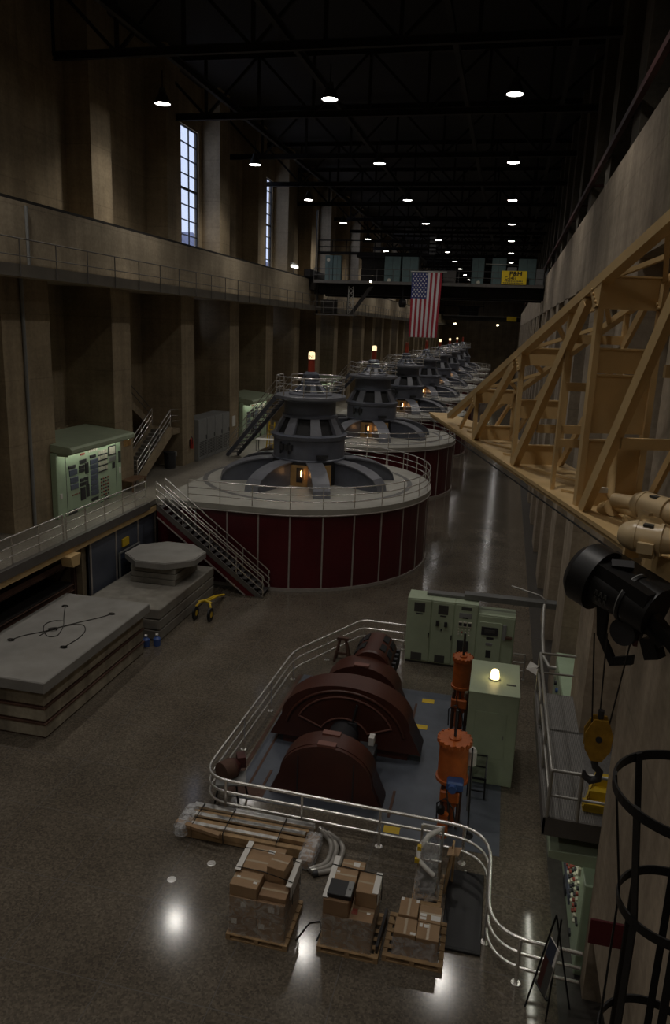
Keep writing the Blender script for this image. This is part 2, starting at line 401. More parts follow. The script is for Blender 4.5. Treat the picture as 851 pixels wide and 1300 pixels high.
for bay in wins[:5]:
    a,b=LP[bay][1],LP[bay+1][0]; o0,o1=a+1.6,b-.45
    for (z0,z1,xw,o0,o1) in ((16.1,23.0,-19.55,a+1.6,b-.45),(11.3,13.0,-20.1,b-1.75,b-.45)):
        nwin+=1; f=MB()
        for y in (o0,o1-.1): f.b(xw-.05,xw+.05,y,y+.07,z0,z1)
        for y in (o0+(o1-o0)*.36,o0+(o1-o0)*.68): f.b(xw-.04,xw+.04,y-.03,y+.03,z0,z1)
        nz=8 if z1-z0>5 else 3
        for j in range(nz+1):
            z=z0+(z1-z0-.06)*j/nz; f.b(xw-.05,xw+.05,o0,o1,z,z+(.13 if j==nz//2 else .05))
        fr=tag(f.build('window_%d'%nwin,M['dark']),'dark steel framed window number %s along the left wall, %s the balcony'%(['one','two','three','four','five','six','seven','eight','nine','ten'][nwin-1],'above' if z0>14 else 'below'),None,None,'structure')
        MB().b(xw-.008,xw+.008,o0+.05,o1-.05,z0+.03,z1-.03).build('pane',M['glass'],fr)
# gallery floor and what carries it
S(MB().b(-19.9,GX+.05,YA,YB,GZ-.22,GZ),'floor_gallery',M['gal'],'pale gallery floor along the left wall')
S(MB().b(GX-.06,GX+.14,YA,30.0,GZ-.3,GZ+.03),'trim_2',M['dullrail'],'dark steel edge of the gallery floor')
S(MB().b(GX-.12,GX+.05,YA,31,GZ-.55,GZ-.3),'trim_3',M['tan'],'tan beam under the gallery edge')
# balcony band and crane rails
S(MB().b(-20,-16.8,YA,YB,13.3,15.75),'trim_4',M['conc2'],'plain concrete crane-rail band along the left wall')
S(MB().b(-16.8,-16.0,YA,YB,13.2,13.32),'trim_5',M['conc2'],'narrow balcony ledge on the left wall')
S(MB().b(-16.04,-15.99,YA,YB,13.2,13.6),'trim_6',M['toe'],'pale toe board of the left balcony')
S(MB().b(-17.1,-16.84,YA,YB,15.7,15.86),'trim_7',M['steel'],'dark crane rail on the left band')
# right wall
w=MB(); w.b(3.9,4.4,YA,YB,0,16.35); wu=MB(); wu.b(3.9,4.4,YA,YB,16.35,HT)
RP=[(-9,-6.5),(-2.2,.1),(5.0,12.5)]; k=0
while 16.5+6.3*k<YB-2: RP.append((16.5+6.3*k,18.8+6.3*k)); k+=1
for a,b in RP:
    if a==5.0: w.b(2.4,3.95,a,b,1.55,13.6); w.b(2.4,3.95,12.1,12.5,0,1.55); w.b(3.2,3.95,a,12.1,0,1.55)
    else: w.b(2.4,3.95,a,b,-.02,13.6)
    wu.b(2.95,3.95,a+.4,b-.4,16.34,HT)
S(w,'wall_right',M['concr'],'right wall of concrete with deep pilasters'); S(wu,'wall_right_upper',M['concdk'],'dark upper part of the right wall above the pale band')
S(MB().b(2.4,3.95,YA,YB,13.55,16.35),'trim_8',M['concr'],'pale concrete crane-rail band along the right wall')
S(MB().b(2.6,2.95,YA,YB,16.35,16.5),'trim_9',M['steel'],'dark crane rail on the right band')
m=MB(); m.bar((2.8,YA,18.2),(2.8,YB,18.2),.15,.2)
for k in range(40): m.bar((2.8,YA+2+5.3*k,18.2),(3.9,YA+2+5.3*k,18.2),.08,.1)
one(m,'conductor_rail',M['redrail'],'long dark red conductor rail high on the right wall above the pale band','crane rail')
# canyon side seen through the windows
m=MB(); rows=[]
for j in range(9):
    for i in range(30):
        rows.append((-70-16*j+random.uniform(-4,4),-20+i*26,-14+9.6*j+random.uniform(-1.6,1.6)))
m._add(rows,[(j*30+i,j*30+i+1,(j+1)*30+i+1,(j+1)*30+i) for j in range(8) for i in range(29)],True)
S(m,'hillside',M['rock'],'bluish canyon slope outside the tall windows')

# ------------------------------------------------------------------ roof trusses
def truss(y):
    m=MB(); xa,xb=-19.4,3.8; n=8
    m.ibeam((xa,y,22.4),(xb,y,22.4),.22,.3); m.ibeam((xa,y,25.2),(xb,y,25.2),.22,.3)
    for i in range(n+1):
        x=xa+(xb-xa)*i/n; m.bar((x,y,22.4),(x,y,25.2),.14,.14)
        if i<n:
            x2=xa+(xb-xa)*(i+1)/n
            m.bar((x,y,22.4) if i%2 else (x,y,25.2),(x2,y,25.2) if i%2 else (x2,y,22.4),.13,.13)
    return m
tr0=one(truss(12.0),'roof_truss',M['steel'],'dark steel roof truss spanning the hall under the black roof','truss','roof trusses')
for k in range(1,21):
    c=tr0.copy(); COL.objects.link(c); c.location.y+=9.3*k
m=MB()
for x in (-15,-9.4,-3,1.5):
    m.ibeam((x,YA,22.85),(x,YB,22.85),.2,.3)
one(m,'roof_purlins',M['steel'],'long dark steel members tying the roof trusses together along the hall','roof steel')

# ------------------------------------------------------------------ ceiling lamps
SPOTW=880
def lamp(x,y,z,label,group):
    t=T('ceiling_lamp',label,'lamp',(x,y,z),group)
    MB().lathe([(.06,.62),(.13,.6),(.16,.4),(.28,.2),(.36,-.02)],(x,y,z),20).lathe([(.34,-.015),(.26,.18),(.02,.3)],(x,y,z),20).build('reflector',M['greyd'],t)
    MB().lathe([(.32,0),(.0,-.03)],(x,y,z),18).build('lens',M['lens'],t)
    MB().cyl((x,y,z+.6),(x,y,22.3),.025,8).build('hanger',M['steel'],t)
    ld=bpy.data.lights.new('lamp_light','SPOT'); ld.energy=SPOTW; ld.color=(1,.94,.86); ld.spot_size=R_(134); ld.spot_blend=1.0; ld.shadow_soft_size=.3
    lo=bpy.data.objects.new('lamp_light',ld); COL.objects.link(lo); lo.parent=t; lo.location=(0,0,-.06)
    return t
rows=[('left',-15.4),('middle',-8.0),('right',-.6)]
ordn=['first','second','third','fourth','fifth','sixth','seventh','eighth','ninth','tenth','eleventh','twelfth','thirteenth','fourteenth','fifteenth','sixteenth','seventeenth','eighteenth','nineteenth']
lp0=None
for rn,x in rows:
    for k in range(-3,13):
        y=32.4+12.2*k
        lab=('bright round ceiling lamp, %s from the top of the photo in the %s row'%(ordn[k],rn)) if k>=0 else 'round ceiling lamp of the %s row, %s before the first one in view'%(rn,['','one','two','three'][-k])
        if lp0 is None: lp0=lamp(0,0,0,'x','bright hanging ceiling lamps') if False else None
        if lp0 is None:
            lp0=lamp(x,y,21,lab,'hanging ceiling lamps')
        else:
            c=copy_tree(lp0); c.location=(x,y,21); c['label']=lab

# ------------------------------------------------------------------ left balcony railing
def boxrail(name,label,x,y0,y1,z,step,mat,group=None,h=1.2):
    return railing(name,label,[(x,y0,z),(x,y1,z)],every(y1-y0,step),hs=(h,h*.55),r=.022,pr=.022,mat=mat,group=group,flange=False)
boxrail('balcony_railing','dark two-bar railing along the high left balcony, nearer side of the travelling crane',-15.95,2,62,13.2,2.05,M['dullrail'],'left balcony railings')
boxrail('balcony_railing','dark two-bar railing along the high left balcony, beyond the travelling crane',-15.95,66,200,13.2,2.05,M['dullrail'],'left balcony railings')
t=T('tube_light','short white tube light on the far end of the left balcony band','lamp',(-16.75,58.3,16.35))
MB().b(-16.95,-16.8,57.6,59.2,16.45,16.62).build('housing',M['grey'],t); MB().b(-16.92,-16.86,58.35,58.45,15.74,16.46).build('bracket',M['steel'],t); MB().b(-16.92,-16.72,57.7,59.1,16.3,16.44).build('tube',M['tubelight'],t)
one(MB().tube([(-17.42,24.75,GZ),(-17.42,24.75,13.25)],.07,10),'downpipe',M['grey'],'grey vertical pipe down the widest left pilaster','pipe')
one(MB().tube([(-16.74,24.3,13.31),(-16.74,24.3,15.65)],.06,10),'downpipe',M['grey'],'short grey pipe up the concrete band behind the balcony railing','pipe')
one(MB().tube([(-19.8,27.0,6.75),(-19.8,27.0,9.6),(-19.8,26.6,9.7)],.035,8),'conduit',M['dark'],'thin black conduit rising from the canopy of the nearest green switchboard','conduit')
# floor plugs in the near floor
for i,(x,y,l) in enumerate([(-6.2,12.9,'round metal floor plug left of the wrapped box pallets'),(-5.55,13.6,'round metal floor plug near the end of the strapped bundle')]):
    one(MB().lathe([(0,.012),(.05,.012),(.05,.006),(.09,.006),(.1,0)],(x,y,0),20),'floor_plug',M['foil'],l,'floor plug','floor plugs')

# ================================================================== GENERATORS
CX,CY,CR=-10.4,38.0,7.0; AX=-9.9
def casing(lab,labr,lab2):
    y0=CY-CR; out=[(GX,y0)]+[(CX,y0)]+arc(CX,CY,CR,-PI/2,PI/2,40)[1:]+[(GX,CY+CR)]
    t=T('generator_casing',lab,'generator casing',(CX,CY,0),'dark red generator casings')
    MB().prism(out,.12,3.62).build('shell',M['maroonp'],t)
    outb=[(GX,y0-.06)]+arc(CX,CY,CR+.06,-PI/2,PI/2,40)+[(GX,CY+CR+.06)]
    MB().prism(outb,0,.14).build('kick_plate',M['trimlt'],t)
    outd=[(GX,y0-.1)]+arc(CX,CY,CR+.1,-PI/2,PI/2,48)+[(GX,CY+CR+.1)]
    MB().prism(outd,3.6,GZ+.004).build('deck',M['deck'],t)
    MB().tube([(x,y,3.62) for x,y in outd],.035,6).build('edge_trim',M['trimlt'],t)
    L=[(-13.4,y0),(-11.85,y0),(-10.35,y0)]
    for x,y in L: MB().b(x-.035,x+.035,y-.03,y+.02,.14,3.6).build('panel_strip',M['trimlt'],t)
    for k in range(1,15):
        a=-PI/2+k*R_(12.3); x,y=CX+(CR+.01)*math.cos(a),CY+(CR+.01)*math.sin(a)
        MB().cb((x,y,1.87),(.05,.07,3.46),a).build('panel_strip',M['trimlt'],t)
    # floor ring marks on the deck
    MB().lathe([(5.35,.004),(5.35,.012),(5.6,.012),(5.6,.004)],(AX,CY,GZ),56).build('deck_ring',M['grating'],t)
    # railing round the deck
    pth=[(-13.75,y0-.02)]+arc(CX,CY,CR+.02,-PI/2,PI/2,40)+[(-13,CY+CR+.02)]
    base=[(x,y,GZ) for x,y in pth]
    r=railing('deck_railing',labr,base,[.0,1.55,3.1]+[3.35+1.5*k for k in range(1,16)]+[plen(base)],hs=(1.0,.66,.34),r=.028,pr=.026,group='deck railings of the generators',flange=False)
    return t,r
def machine(lab,lit):
    t=T('generator',lab,'generator',(AX,CY,GZ),'grey hydro generators')
    c=(AX,CY,0)
    # pit lining between the spider arms
    MB().lathe([(2.0,GZ),(2.0,5.15)],c,40).build('pit_wall',M['gendark'],t)
    for k in range(2):
        a=R_(-92 if k==0 else -52); hw=R_(17 if k==0 else 12)
        MB().lathe([(2.03,GZ),(2.03,5.0),(1.9,5.0)],c,10,'z',a-hw,a+hw).build('pit_door',M['tanwall'],t)
    a=R_(-88); px,py=AX+2.06*math.cos(a),CY+2.06*math.sin(a)
    m=MB().cb((px,py,4.5),(.06,.32,.75),a); m.build('pit_hatch',M['gendark'],t)
    m=MB().lathe([(0,.0),(.035,.02),(.04,.3),(.0,.34)],(AX+2.16*math.cos(R_(-85)),CY+2.16*math.sin(R_(-85)),4.42),10); m.build('work_lamp',M['warm'],t)
    # eight spider arms, swept down to the deck
    prof=[(1.9,5.15),(2.6,5.12),(3.3,5.0),(3.9,4.8),(4.35,4.55),(4.6,4.25),(4.68,GZ)]
    low=[(1.9,GZ)]
    for k in range(8):
        a=R_(-67+45*k); ca,sa=math.cos(a),math.sin(a); m=MB()
        def P(r,z,o): return (AX+r*ca-o*sa,CY+r*sa+o*ca,z)
        wdt=.42
        n=len(prof)
        # web: two side plates a little inset, flange on top
        poly=prof+low
        for o in (-.3,.3):
            vs=[P(r,z-.03 if i<n else z,o-.03) for i,(r,z) in enumerate(poly)]+[P(r,z-.03 if i<n else z,o+.03) for i,(r,z) in enumerate(poly)]
            q=len(poly); m._add(vs,[tuple(range(q)),tuple(range(2*q-1,q-1,-1))]+[((i+1)%q,i,q+i,q+(i+1)%q) for i in range(q)])
        arm=m.build('spider_arm',M['gen'],t)
        m=MB(); vs=[]
        for r,z in prof: vs+=[P(r,z,-wdt),P(r,z,wdt),P(r,z-.07,wdt),P(r,z-.07,-wdt)]
        fs=[]
        for i in range(n-1):
            for j in range(4): l=(j+1)%4; fs.append((i*4+j,i*4+l,i*4+4+l,i*4+4+j))
        m._add(vs,fs,False); m._add(vs[:4],[(0,1,2,3)]); m._add(vs[-4:],[(3,2,1,0)]); m.build('flange',M['genpl'],arm)
    # low ring shells between arms
    # drum
    MB().lathe([(0,5.1),(1.95,5.1),(1.95,5.2),(1.9,5.24),(1.9,6.2),(1.98,6.24),(2.02,6.42),(1.9,6.5),(0,6.5)],c,48).build('drum',M['gen'],t)
    for aa in (-124,-108):
        x,y=AX+1.97*math.cos(R_(aa)),CY+1.97*math.sin(R_(aa)); MB().tube([(x,y,5.5),(x,y,6.1)],.05,8).build('drum_pipe',M['dark'],t)
    x,y=AX+1.95*math.cos(R_(-55)),CY+1.95*math.sin(R_(-55)); MB().cb((x,y,5.45),(.2,.6,.16),R_(-55)).build('drum_box',M['dark'],t)
    for aa in (-120,-112,-104):
        x,y=AX+1.95*math.cos(R_(aa)),CY+1.95*math.sin(R_(aa)); MB().cb((x,y,5.85),(.16,.16,.3),R_(aa)).build('drum_valve',M['dark'],t)
    # windowed cone
    MB().lathe([(1.7,6.5),(1.3,7.3)],c,40).build('cone_core',M['gendark'],t)
    for k in range(8):
        a=R_(-65+45*k); m=MB(); ca,sa=math.cos(a),math.sin(a)
        def Q(r,o,z): return (AX+r*ca-o*sa,CY+r*sa+o*ca,z)
        m.hexa([Q(1.5,-.25,6.5),Q(1.9,-.3,6.5),Q(1.9,.3,6.5),Q(1.5,.25,6.5),Q(1.1,-.2,7.35),Q(1.42,-.22,7.35),Q(1.42,.22,7.35),Q(1.1,.2,7.35)])
        m.build('cone_rib',M['genpl'],t)
    MB().lathe([(0,7.3),(1.46,7.3),(1.46,7.42),(1.36,7.46),(1.36,8.12),(1.55,8.26),(0,8.27)],c,44).build('neck',M['gen'],t)
    MB().lathe([(0,8.25),(1.86,8.25),(1.88,8.29),(1.88,8.41),(1.84,8.43),(0,8.43)],c,48).build('upper_platform',M['genpl'],t)
    base=[(AX+1.8*math.cos(R_(-200+340*i/36)),CY+1.8*math.sin(R_(-200+340*i/36)),8.43) for i in range(37)]
    rr=MB()
    for h in (.95,.62,.32): rr.tube([(x,y,z+h) for x,y,z in base],.03,6)
    ro=rr.build('platform_rail',M['chrome'],t)
    for i in range(0,37,4):
        x,y,z=base[i]; MB().tube([(x,y,z),(x,y,z+.95)],.026,6).build('post',M['chrome'],ro)
    # dome with openings, cap, stalk, globe
    MB().lathe([(.95,8.42),(.42,9.03)],c,32).build('dome_core',M['gendark'],t)
    for k in range(8):
        a=R_(-65+45*k); m=MB(); ca,sa=math.cos(a),math.sin(a)
        def Q(r,o,z): return (AX+r*ca-o*sa,CY+r*sa+o*ca,z)
        m.hexa([Q(.8,-.17,8.5),Q(1.02,-.2,8.5),Q(1.02,.2,8.5),Q(.8,.17,8.5),Q(.38,-.1,9.03),Q(.52,-.1,9.03),Q(.52,.1,9.03),Q(.38,.1,9.03)]); m.build('dome_rib',M['gen'],t)
    MB().lathe([(1.15,8.42),(1.15,8.5),(1.08,8.56),(.8,8.56)],c,36).build('dome_ring',M['genpl'],t)
    MB().lathe([(0,9.0),(.53,9.0),(.53,9.1),(.44,9.14),(.42,9.5),(.3,9.62),(0,9.64)],c,28).build('cap',M['gen'],t)
    for k in range(6):
        a=R_(-60+60*k); MB().cb((AX+.43*math.cos(a),CY+.43*math.sin(a),9.32),(.03,.16,.18),a).build('cap_opening',M['gendark'],t)
    MB().lathe([(0,9.62),(.19,9.62),(.17,10.2),(.19,10.22),(.19,10.26),(0,10.26)],c,20).build('stalk',M['redstalk'],t)
    g=MB().lathe([(0,10.26),(.16,10.26),(.17,10.3),(.17,10.56),(.14,10.63),(0,10.65)],c,20).build('globe',M['globe'] if lit else M['globeoff'],t)
    # stair from the gallery up to the platform
    p0=Vector((-16.2,43.2,GZ)); p1=Vector((-11.75,39.6,8.35)); d=(p1-p0); hd=Vector((d.x,d.y,0)).normalized(); sd=Vector((-hd.y,hd.x,0))
    st=MB()
    for s_ in (-.38,.38): st.bar(p0+sd*s_,p1+sd*s_,.05,.26)
    so=st.build('access_stair',M['gen'],t); tr=MB()
    for k in range(1,16): q=p0+d*(k/16); tr.bar(q-sd*.36,q+sd*.36,.24,.03)
    tr.build('treads',M['tread'],so)
    rr=MB()
    for s_ in (-.38,.38):
        for h in (.95,.6,.3): rr.tube([p0+sd*s_+Vector((0,0,h)),p1+sd*s_+Vector((0,0,h))],.02,6)
        for k in range(6): q=p0+d*(k/5)+sd*s_; rr.tube([q,q+Vector((0,0,.95))],.018,6)
    rr.build('stair_rail',M['chrome'],so)
    return t
dist=['nearest','second','third','fourth','fifth','sixth','seventh','farthest']
cas,ral=casing('dark red panelled round casing of the nearest generator, stair along its flat side','three-bar metal railing around the deck of the nearest generator',None)
litset=[1,1,0,0,1,1,1,0]
def mlab(i):
    if i==0: return 'nearest grey generator with arched arms and a lit number globe on a red stalk'
    return '%s grey generator of the row, globe on its red stalk %s'%(dist[i] if i==7 else dist[i]+' nearest','lit' if litset[i] else 'unlit')
lit0=machine(mlab(0),True); un0=None
for i in range(1,8):
    c=copy_tree(cas); c.location.y+=18.9*i; c['label']='dark red round generator casing, %s of the row of eight'%(dist[i] if i==7 else dist[i]+' nearest')
    c=copy_tree(ral); c.location.y+=18.9*i; c['label']='metal deck railing around the %s generator of the row'%(dist[i] if i==7 else dist[i]+' nearest')
    c=copy_tree(lit0); c.location.y+=18.9*i; c['label']=mlab(i)
    if not litset[i]:
        for ch in c.children:
            if ch.name.startswith('globe'):
                ch.data=ch.data.copy(); ch.data.materials[0]=M['globeoff']
# number on the nearest globe only
gl=[o for o in lit0.children if o.name.startswith('globe')][0]
m=MB(); dv=Vector((0-AX,0-CY,0)).normalized(); ex=Vector((-dv.y,dv.x,0)); gp=Vector((AX,CY,10.34))+dv*.175
text_mb(m,'N1',.2,gp-ex*.125,ex,Vector((0,0,1)),dv,.006); m.build('numeral',M['ink'],gl)

# ================================================================== LEFT GALLERY
g=[(GX,y,GZ) for y in (-8,23.35)]
railing('gallery_railing','metal railing along the gallery edge, left of the double post',g,[0.0]+[31.35-1.47*k for k in range(0,20)][::-1],hs=(1.0,.66,.34),flange=False,r=.03,pr=.03,group='gallery edge railings')
g=[(GX,23.55,GZ),(GX,29.85,GZ)]
railing('gallery_railing','metal railing on the gallery edge between the double post and the stair head',g,[0,1.3,2.75,4.2,5.3,6.3],hs=(1.0,.66,.34),flange=False,r=.03,pr=.03,group='gallery edge railings')
railing('stairwell_railing','short metal railing at the left edge of the photo beside the widest pilaster',[(-18.25,23.3,GZ),(-19.8,23.3,GZ)],[0,1.4],hs=(1.0,.66,.34),flange=False)

# flat stair down the near casing wall
def red_stair():
    t=T('stairway','long metal stair running down beside the flat side of the nearest red casing','stair',(-12.3,30.4,0))
    xt,xb=-14.85,-9.75; dx=xb-xt
    def Z(x): return GZ*(xb-x)/dx
    for y in (29.98,30.86):
        MB().prismy([(xt,GZ),(xb,.0),(xb-.35,0),(xt,GZ-.3)] ,y,y+.05).build('stringer',M['dullrail'],t)
        MB().bar((xt,y+.02,GZ-.62),(xb-.85,y+.02,.02),.05,.06).build('lower_trim',M['trimlt'],t)
    MB().prismy([(xt,GZ-.3),(xb-.35,0),(xb-.85,0),(xt,GZ-.62)],30.0,30.03).build('side_panel',M['maroonp'],t)
    n=19
    for k in range(n):
        x=xt+dx*(k+.5)/n; z=GZ-GZ*(k+1)/(n+1)
        MB().b(x-.14,x+.14,30.03,30.86,z-.03,z).build('tread',M['tread'],t)
    for y in (29.99,30.87):
        for h in (1.0,.66,.34):
            MB().tube([(xt-.0,y,GZ+h),(xb+.0,y,h),(xb+.02,y,h-.12)],.032,8).build('handrail' if h==1.0 else 'lower_rail',M['chrome'],t)
        for f in (0,.25,.5,.75,.995):
            x=xt+dx*f; MB().tube([(x,y,Z(x)),(x,y,Z(x)+1.0)],.026,8).build('post',M['chrome'],t)
    return t
red_stair()

# blue wall under the gallery
t=T('blue_partition','dull blue panelled partition under the gallery behind the octagonal slab','partition',(-15.45,28.1,0))
MB().b(-15.5,-15.4,25.25,30.98,0,3.35).build('panel',M['bluew'],t)
for y in (25.25,27.25,29.2,30.9): MB().b(-15.4,-15.36,y-.04,y+.04,0,3.35).build('panel_strip',M['trimlt'],t)
MB().b(-15.4,-15.37,25.2,31,3.3,3.38).build('head_trim',M['tan'],t)
t=T('low_gate','dark blue low gate with a grey frame in front of the blue partition','gate',(-15.1,28.2,0))
m=MB()
for y in (27.35,29.1): m.b(-15.32,-15.26,y-.04,y+.04,0,2.3)
m.b(-15.32,-15.26,27.35,29.1,2.24,2.3); m.build('frame',M['grey'],t)
m=MB().b(-15.3,-15.28,27.4,29.05,.1,2.24)
for k in range(5): m.b(-15.28,-15.25,27.4,29.05,.3+.42*k,.34+.42*k)
m.build('infill',M['bluegate'],t)
one(MB().bev(-15.405,-15.33,27.75,28.3,2.42,2.78,.01),'warning_plate',M['yellow'],'small yellow plate on the blue partition above the low gate','sign')
t=T('bracket','short tan beam end sticking out below the gallery edge by the double post','bracket',(-15.3,23.6,3.2))
MB().prismx([(23.35,2.95),(23.75,2.95),(23.9,3.37),(23.2,3.37)],-15.4,-14.95).build('beam_end',M['tan'],t)
S(MB().b(-20,-15.6,24.95,25.25,0,3.4),'wall_recess',M['conc'],'end wall of the dark bay under the gallery')
def rack(y0,y1,lab):
    t=T('storage_rack',lab,'rack',(-16.6,(y0+y1)/2,0),'rusty racks under the gallery')
    for y in (y0,y1):
        for x in (-17.4,-15.75): MB().ibeam((x,y,0),(x,y,3.2),.16,.16,(0,1,0)).build('upright',M['rust'],t)
        MB().bar((-17.4,y,.3),(-15.75,y,2.9),.05,.08).build('brace',M['rust'],t)
    for z in (.5,1.7,2.8):
        for x in (-17.4,-15.75): MB().ibeam((x,y0,z),(x,y1,z),.14,.24).build('shelf_beam',M['rust'],t)
        if z<2.5: MB().b(-17.4,-15.75,y0,y1,z+.12,z+.15).build('shelf',M['steel'],t)
    for k in range(3):
        y=y0+(y1-y0)*(k+.5)/3; MB().bar((-15.75,y-.6,.6),(-15.75,y+.6,1.6),.06,.09).build('brace',M['rust'],t)
rack(14.2,19.2,'rusty steel rack under the gallery at the left edge of the photo'); rack(19.5,24.6,'rusty steel rack under the gallery next to the blue partition')

# green switchboard under its sloping canopy
def switchboard(label):
    y0,y1=26.0,31.2; X=-17.2; zt=6.62
    t=T('switchboard',label,'switchboard',(-18,28.9,GZ),'green gallery switchboards')
    MB().bev(-18.6,-17.45,26.56,y1,GZ,zt,.02).bev(-17.46,X,y0,y1,GZ,zt,.02).build('body',M['greenpan'],t)
    m=MB().prismy([(-17.46,6.68),(-16.62,6.58),(-16.55,6.60),(-16.5,6.66),(-16.5,6.8),(-16.6,6.88),(-17.46,6.97)],y0+.05,y1+.05).prismy([(-19.0,6.85),(-17.46,6.68),(-17.46,6.97),(-19.0,7.1)],26.56,y1+.05)
    m.build('canopy',M['green'],t)
    MB().b(-17.2,-16.72,y0+.1,y0+.14,6.5,6.66).b(-17.2,-16.72,y1-.1,y1-.06,6.5,6.66).build('canopy_bracket',M['green'],t)
    MB().b(-16.85,-16.79,y0+.2,y1-.2,6.555,6.6).build('canopy_lamp',M['underlamp'],t)
    W=y1-y0; H=zt-GZ
    def pl(u0,u1,v0,v1,mat,nm,d=.03):     # u along the board 0..1, v from top 0..1
        return MB().bev(X-.005,X+d,y0+W*u0,y0+W*u1,GZ+H*(1-v1),GZ+H*(1-v0),.008).build(nm,M[mat],t)
    pl(.16,.26,.24,.29,'dark','nameplate'); pl(.17,.28,.31,.40,'inst','relay'); pl(.18,.29,.43,.52,'inst','relay'); pl(.18,.29,.54,.62,'inst','relay')
    pl(.32,.42,.20,.26,'dark','nameplate')
    for v in (.28,.34): pl(.31,.39,v,v+.055,'dark','relay'); 
    pl(.40,.45,.27,.44,'dark','relay'); 
    for v in (.49,.56): 
        for u in (.32,.385): pl(u,u+.055,v,v+.055,'dark','relay')
    pl(.32,.39,.64,.84,'dark','relay'); pl(.405,.45,.62,.82,'dark','relay')
    pl(.48,.57,.17,.22,'dark','nameplate')
    for k in range(7): pl(.48,.595,.245+.085*k,.32+.085*k,'inst','recorder')
    pl(.48,.59,.87,.92,'dark','nameplate')
    pl(.335,.40,.10,.13,'instred','indicator')
    for k in range(4): pl(.455+.037*k,.485+.037*k,.06,.12,'cream','meter')
    pl(.61,.74,.01,.09,'dark','clock_bezel'); pl(.65,.70,.015,.08,'cream','clock_face',.05)
    for r in range(4):
        for k in range(4): pl(.615+.037*k,.64+.037*k,.14+.09*r,.20+.09*r,'cream','meter'); 
        pl(.61,.76,.205+.09*r,.222+.09*r,'dark','meter_shade')
    for r in range(6):
        for k in range(4): pl(.635+.037*k,.655+.037*k,.60+.055*r,.625+.055*r,'instred' if (r+k)%2 else 'dark','switch')
    pl(.775,.90,.11,.27,'dark','display_frame'); pl(.79,.885,.13,.25,'cream','display',.04); pl(.79,.89,.29,.37,'grey','nameplate'); pl(.835,.88,.40,.50,'dark','relay')
    pl(.945,.985,.24,.43,'greyd','vent'); pl(.955,.98,.52,.63,'paper','handle')
    pl(.70,.76,.92,.98,'dark','switch'); pl(.62,.66,.99,1.0,'dark','switch')
    pl(.14,.26,.93,.995,'dark','relay'); pl(.03,.06,.62,.70,'paper','notice')
    for k in range(4): pl(.2+.03*k,.215+.03*k,.70,.715,'instred','indicator')
    MB().b(X-.004,X+.006,y0+W*.90,y0+W*.905,GZ,zt-.1).build('door_joint',M['greyd'],t); MB().b(X-.004,X+.006,y0+W*.125,y0+W*.13,GZ,zt-.1).build('door_joint',M['greyd'],t)
    return t
sb=switchboard('green switchboard crowded with dials under a canopy, nearest one on the left gallery')
c=copy_tree(sb); c.location.y+=21.9; c['label']='green switchboard half hidden behind the inclined access stair of the nearest generator'
c=copy_tree(sb); c.location.y+=44.3; c['label']='green switchboard far along the gallery behind the second generator'

# grey cabinets, stair, small things on the gallery
gc=None
for i,l in enumerate(['nearest of the four joined cabinets','second of the four joined cabinets','third of the four joined cabinets','farthest of the four joined cabinets']):
    y0=40.4+1.27*i
    t=T('grey_cabinet','tall grey cabinet with lower vents on the gallery, '+l,'cabinet',(-17.7,y0+.65,GZ),'grey gallery cabinets')
    MB().bev(-18.4,-17.25,y0,y0+1.26,GZ,6.35,.02).build('body',M['grey'],t)
    MB().bev(-17.26,-17.23,y0+.04,y0+1.22,GZ+.1,6.28,.01).build('door',M['grey'],t)
    m=MB()
    for k in range(3):
        for j in range(9): m.b(-17.24,-17.222,y0+.12+.38*k,y0+.42+.38*k,GZ+.25+.1*j,GZ+.31+.1*j)
    m.build('vent',M['greyd'],t); MB().b(-17.235,-17.2,y0+1.1,y0+1.15,5.1,5.35).build('handle',M['dark'],t)
def gallery_stair():
    t=T('concrete_stair','brown concrete stair with metal handrails climbing in the bay behind the nearest generator','stair',(-18.4,36,GZ))
    y0,z0,y1,z1=33.7,GZ,37.6,6.1
    for x in (-18.85,-17.75): MB().prismx([(y0,z0),(y0+.45,z0),(y1+.1,z1-.3),(y1+.1,z1+.15),(y1-.3,z1+.15),(y0,z0+.25)],x,x+.12).build('stringer',M['conc'],t)
    for k in range(13):
        y=y0+(y1-y0)*k/13; z=z0+(z1-z0)*(k+1)/13; MB().b(-18.8,-17.65,y,y+.36,z-.17,z).build('tread',M['concgrey'],t)
    MB().b(-19.9,-17.63,y1,y1+1.05,z1-.3,z1).build('landing',M['conc'],t)
    MB().prismx([(y1+.3,z1-.1),(y1+.3,z1+.3),(y1-3.4,z1+2.6),(y1-3.4,z1+2.15)],-19.88,-18.95).build('upper_flight',M['conc'],t)
    for x in (-18.78,-17.7):
        for h in (1.0,.68,.38):
            p=[(x,y0,z0+h+.1),(x,y1,z1+h+.1)]
            if x>-18: p+= [(x,y1+1.0,z1+h)]
            MB().tube(p,.03,8).build('handrail',M['chrome'],t)
        for f in (0,.33,.66,1): MB().tube([(x,y0+(y1-y0)*f,z0+(z1-z0)*f),(x,y0+(y1-y0)*f,z0+(z1-z0)*f+1.1)],.028,8).build('post',M['chrome'],t)
    for h in (.6,.95): MB().tube([(-19.0,y1+.2,z1+.2+h),(-19.0,y1-3.4,z1+2.5+h)],.022,6).build('upper_rail',M['dullrail'],t)
gallery_stair()
t=T('fire_extinguisher','red fire extinguisher hung on the pilaster beside the concrete stair','extinguisher',(-17.38,39.7,4.9))
MB().lathe([(0,4.75),(.1,4.77),(.1,5.25),(.06,5.36),(.03,5.4),(0,5.4)],(-17.37,39.7,0),14).build('cylinder',M['extred'],t)
